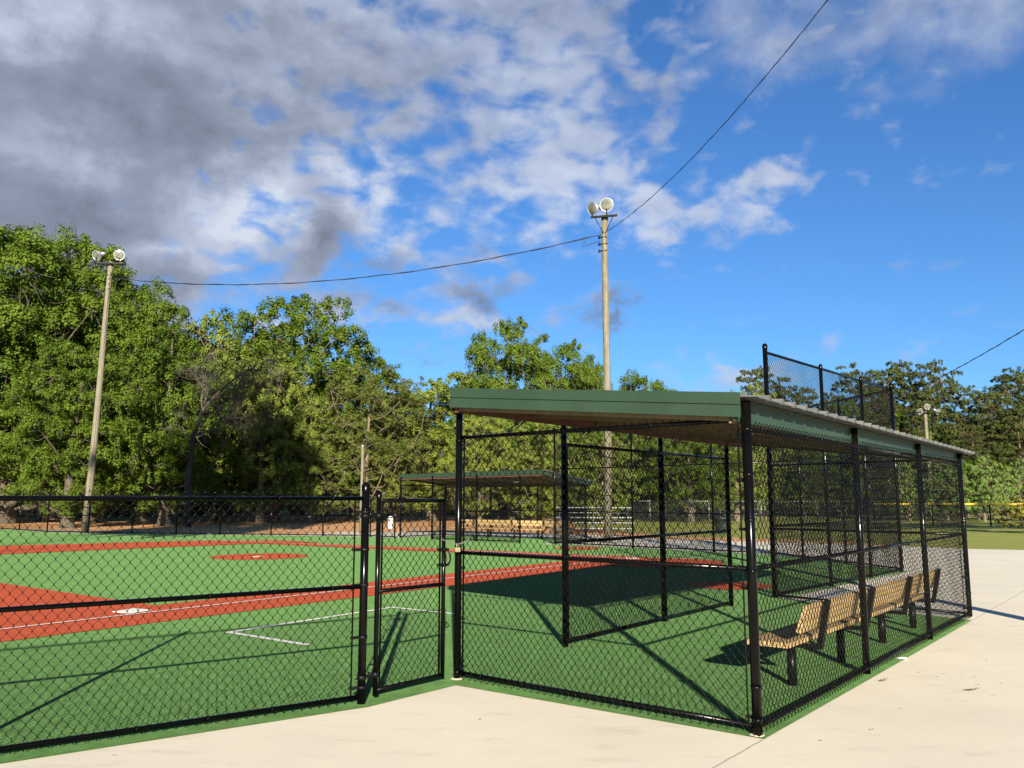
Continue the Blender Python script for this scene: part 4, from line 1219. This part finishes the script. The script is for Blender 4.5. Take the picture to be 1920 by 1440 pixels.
bias = total([
    (2.6, blob(60, 120, 900, 560)), (2.0, blob(60, 560, 620, 420)), (1.6, blob(700, 60, 760, 300)), (0.35, blob(560, 330, 560, 300)),
    (1.2, blob(1050, 80, 420, 330)), (0.72, blob(760, 430, 640, 300, -12)), (0.9, blob(600, 430, 160, 150, 30)), (0.55, blob(640, 590, 520, 160, -8)),
    (1.35, blob(1240, 360, 430, 150, -10)), (0.9, blob(1430, 350, 200, 90, 15)), (1.15, blob(1010, 300, 360, 220, 20)), (0.8, blob(1250, 420, 150, 120, 0)),
    (0.7, blob(1420, 60, 330, 200, -10)), (0.7, blob(1780, -20, 520, 260, -10)), (0.6, blob(1270, 170, 170, 120, 35)),
    (1.0, blob(900, 597, 260, 50, -3)), (1.1, blob(890, 535, 210, 90)), (1.25, blob(1135, 578, 160, 85, -8)), (0.8, blob(820, 700, 200, 80)),
    (1.3, blob(1370, 700, 330, 70, 8)), (0.5, blob(1760, 655, 200, 30, 4)), (0.6, blob(1790, 735, 120, 60)), (0.6, blob(1090, 660, 90, 60)), (0.6, blob(620, 625, 340, 60, 4)),
])
dens0 = math_n(nt, 'ADD', math_n(nt, 'MULTIPLY', math_n(nt, 'SUBTRACT', F1, 0.5), 3.4), math_n(nt, 'SUBTRACT', bias, 0.50))
dens = ramp(nt, dens0, -0.24, 0.98)
veil = math_n(nt, 'MULTIPLY', ramp(nt, math_n(nt, 'ADD', math_n(nt, 'MULTIPLY', noise(nt, mpf.outputs[0], 7, 6, 0.5, 0.5), 1.5), math_n(nt, 'ADD', math_n(nt, 'MULTIPLY', blob(1740, -10, 620, 240, -8), 1.3), math_n(nt, 'MULTIPLY', blob(1420, 60, 300, 190, -8), 0.7))), 0.95, 1.9), 0.82)
dens = math_n(nt, 'MAXIMUM', math_n(nt, 'MULTIPLY', dens, math_n(nt, 'ADD', 0.84, math_n(nt, 'MULTIPLY', blob(60, 200, 1100, 700), 0.9)), clamp=True), veil)
# light and dark inside the cloud
dark = total([
    (1.0, blob(300, 200, 560, 210, 10)), (0.9, blob(100, 430, 420, 260)), (0.2, blob(700, 170, 420, 180, -10)), (1.5, blob(600, 430, 150, 140, 30)), (0.9, blob(700, 490, 150, 80, 20)),
    (1.6, blob(905, 545, 170, 80)), (2.0, blob(1140, 580, 170, 90)), (1.2, blob(790, 700, 130, 70)), (0.5, blob(200, 380, 260, 90, 20)), (0.5, blob(330, 560, 520, 110)), (0.8, blob(700, 580, 160, 60)),
    (0.5, blob(1080, 90, 300, 200)),
])
light = total([
    (0.8, blob(90, 30, 520, 130)), (0.7, blob(150, 290, 240, 90, -20)), (0.9, blob(480, 370, 260, 120, -20)), (0.8, blob(440, 400, 250, 130)), (1.0, blob(700, 340, 360, 140, -15)), (1.0, blob(1020, 300, 360, 220)),
    (1.0, blob(1230, 390, 420, 170)), (1.0, blob(920, 440, 320, 90)), (0.8, blob(900, 597, 260, 45)), (0.6, blob(1050, 130, 300, 160)), (0.6, blob(620, 620, 350, 60)), (0.7, blob(330, 470, 300, 60)),
    (0.5, blob(1430, 350, 200, 100)), (0.6, blob(1370, 700, 330, 60, 8)), (0.1, blob(1750, 20, 420, 200)),
])
F2 = noise(nt, mpf.outputs[0], 7, 6, 0.52, 0.4)
sh2 = nt.nodes.new('ShaderNodeVectorMath'); sh2.operation = 'ADD'; nt.links.new(mpf.outputs[0], sh2.inputs[0]); sh2.inputs[1].default_value = (0.010, 0.026, 0)
fb2 = nt.nodes.new('ShaderNodeTexNoise'); fb2.inputs['Scale'].default_value = 19; fb2.inputs['Detail'].default_value = 5; fb2.inputs['Roughness'].default_value = 0.55; fb2.inputs['Distortion'].default_value = 0.25
nt.links.new(sh2.outputs[0], fb2.inputs['Vector'])
RELIEF = math_n(nt, 'MULTIPLY', math_n(nt, 'SUBTRACT', F1, fb2.outputs['Fac']), 0.6)
THICK = math_n(nt, 'MULTIPLY', math_n(nt, 'MINIMUM', math_n(nt, 'MAXIMUM', dens0, 0.0), 1.6), -0.13)
lum = math_n(nt, 'ADD', math_n(nt, 'ADD', math_n(nt, 'ADD', math_n(nt, 'ADD', RELIEF, THICK), 0.62), math_n(nt, 'MULTIPLY', math_n(nt, 'SUBTRACT', F2, 0.5), 0.7)), math_n(nt, 'SUBTRACT', math_n(nt, 'MULTIPLY', light, 0.48), math_n(nt, 'MULTIPLY', dark, 0.42)), clamp=True)
cr = nt.nodes.new('ShaderNodeValToRGB'); nt.links.new(lum, cr.inputs[0])
els = cr.color_ramp.elements
CS = 3.6
def cc(r, g, b): return (r * CS, g * CS, b * CS, 1)
els[0].position = 0.0; els[0].color = cc(0.20, 0.23, 0.31)
els[1].position = 1.0; els[1].color = cc(0.66, 0.72, 0.84)
e = els.new(0.35); e.color = cc(0.285, 0.33, 0.44)
e = els.new(0.62); e.color = cc(0.43, 0.49, 0.64)
SKYG = mix_c(nt, 1.0, sky.outputs[0], (0.222, 0.375, 0.545), 'MULTIPLY')
colr = mix_c(nt, dens, SKYG, cr.outputs[0])
nt.links.new(colr, bg.inputs['Color'])
bg.inputs['Strength'].default_value = 0.10
w.cycles.sampling_method = 'MANUAL'; w.cycles.sample_map_resolution = 512

# ------------------------------------------------------------------ camera, output
cam = bpy.data.cameras.new('camera'); co_ = bpy.data.objects.new('camera', cam); COL.objects.link(co_)
co_.location = (0, 0, CAMH); co_.rotation_euler = (math.pi / 2 + PITCH, 0, 0)
cam.sensor_fit = 'HORIZONTAL'; cam.sensor_width = 36; cam.lens = 36 * FOC / 1920
cam.clip_start = 0.05; cam.clip_end = 3000
scene.camera = co_
scene.view_settings.view_transform = 'Standard'; scene.view_settings.look = 'None'
scene.view_settings.exposure = 1.5; scene.view_settings.gamma = 1
scene.cycles.max_bounces = 6; scene.cycles.transparent_max_bounces = 4
scene.render.resolution_x = 1024; scene.render.resolution_y = 768
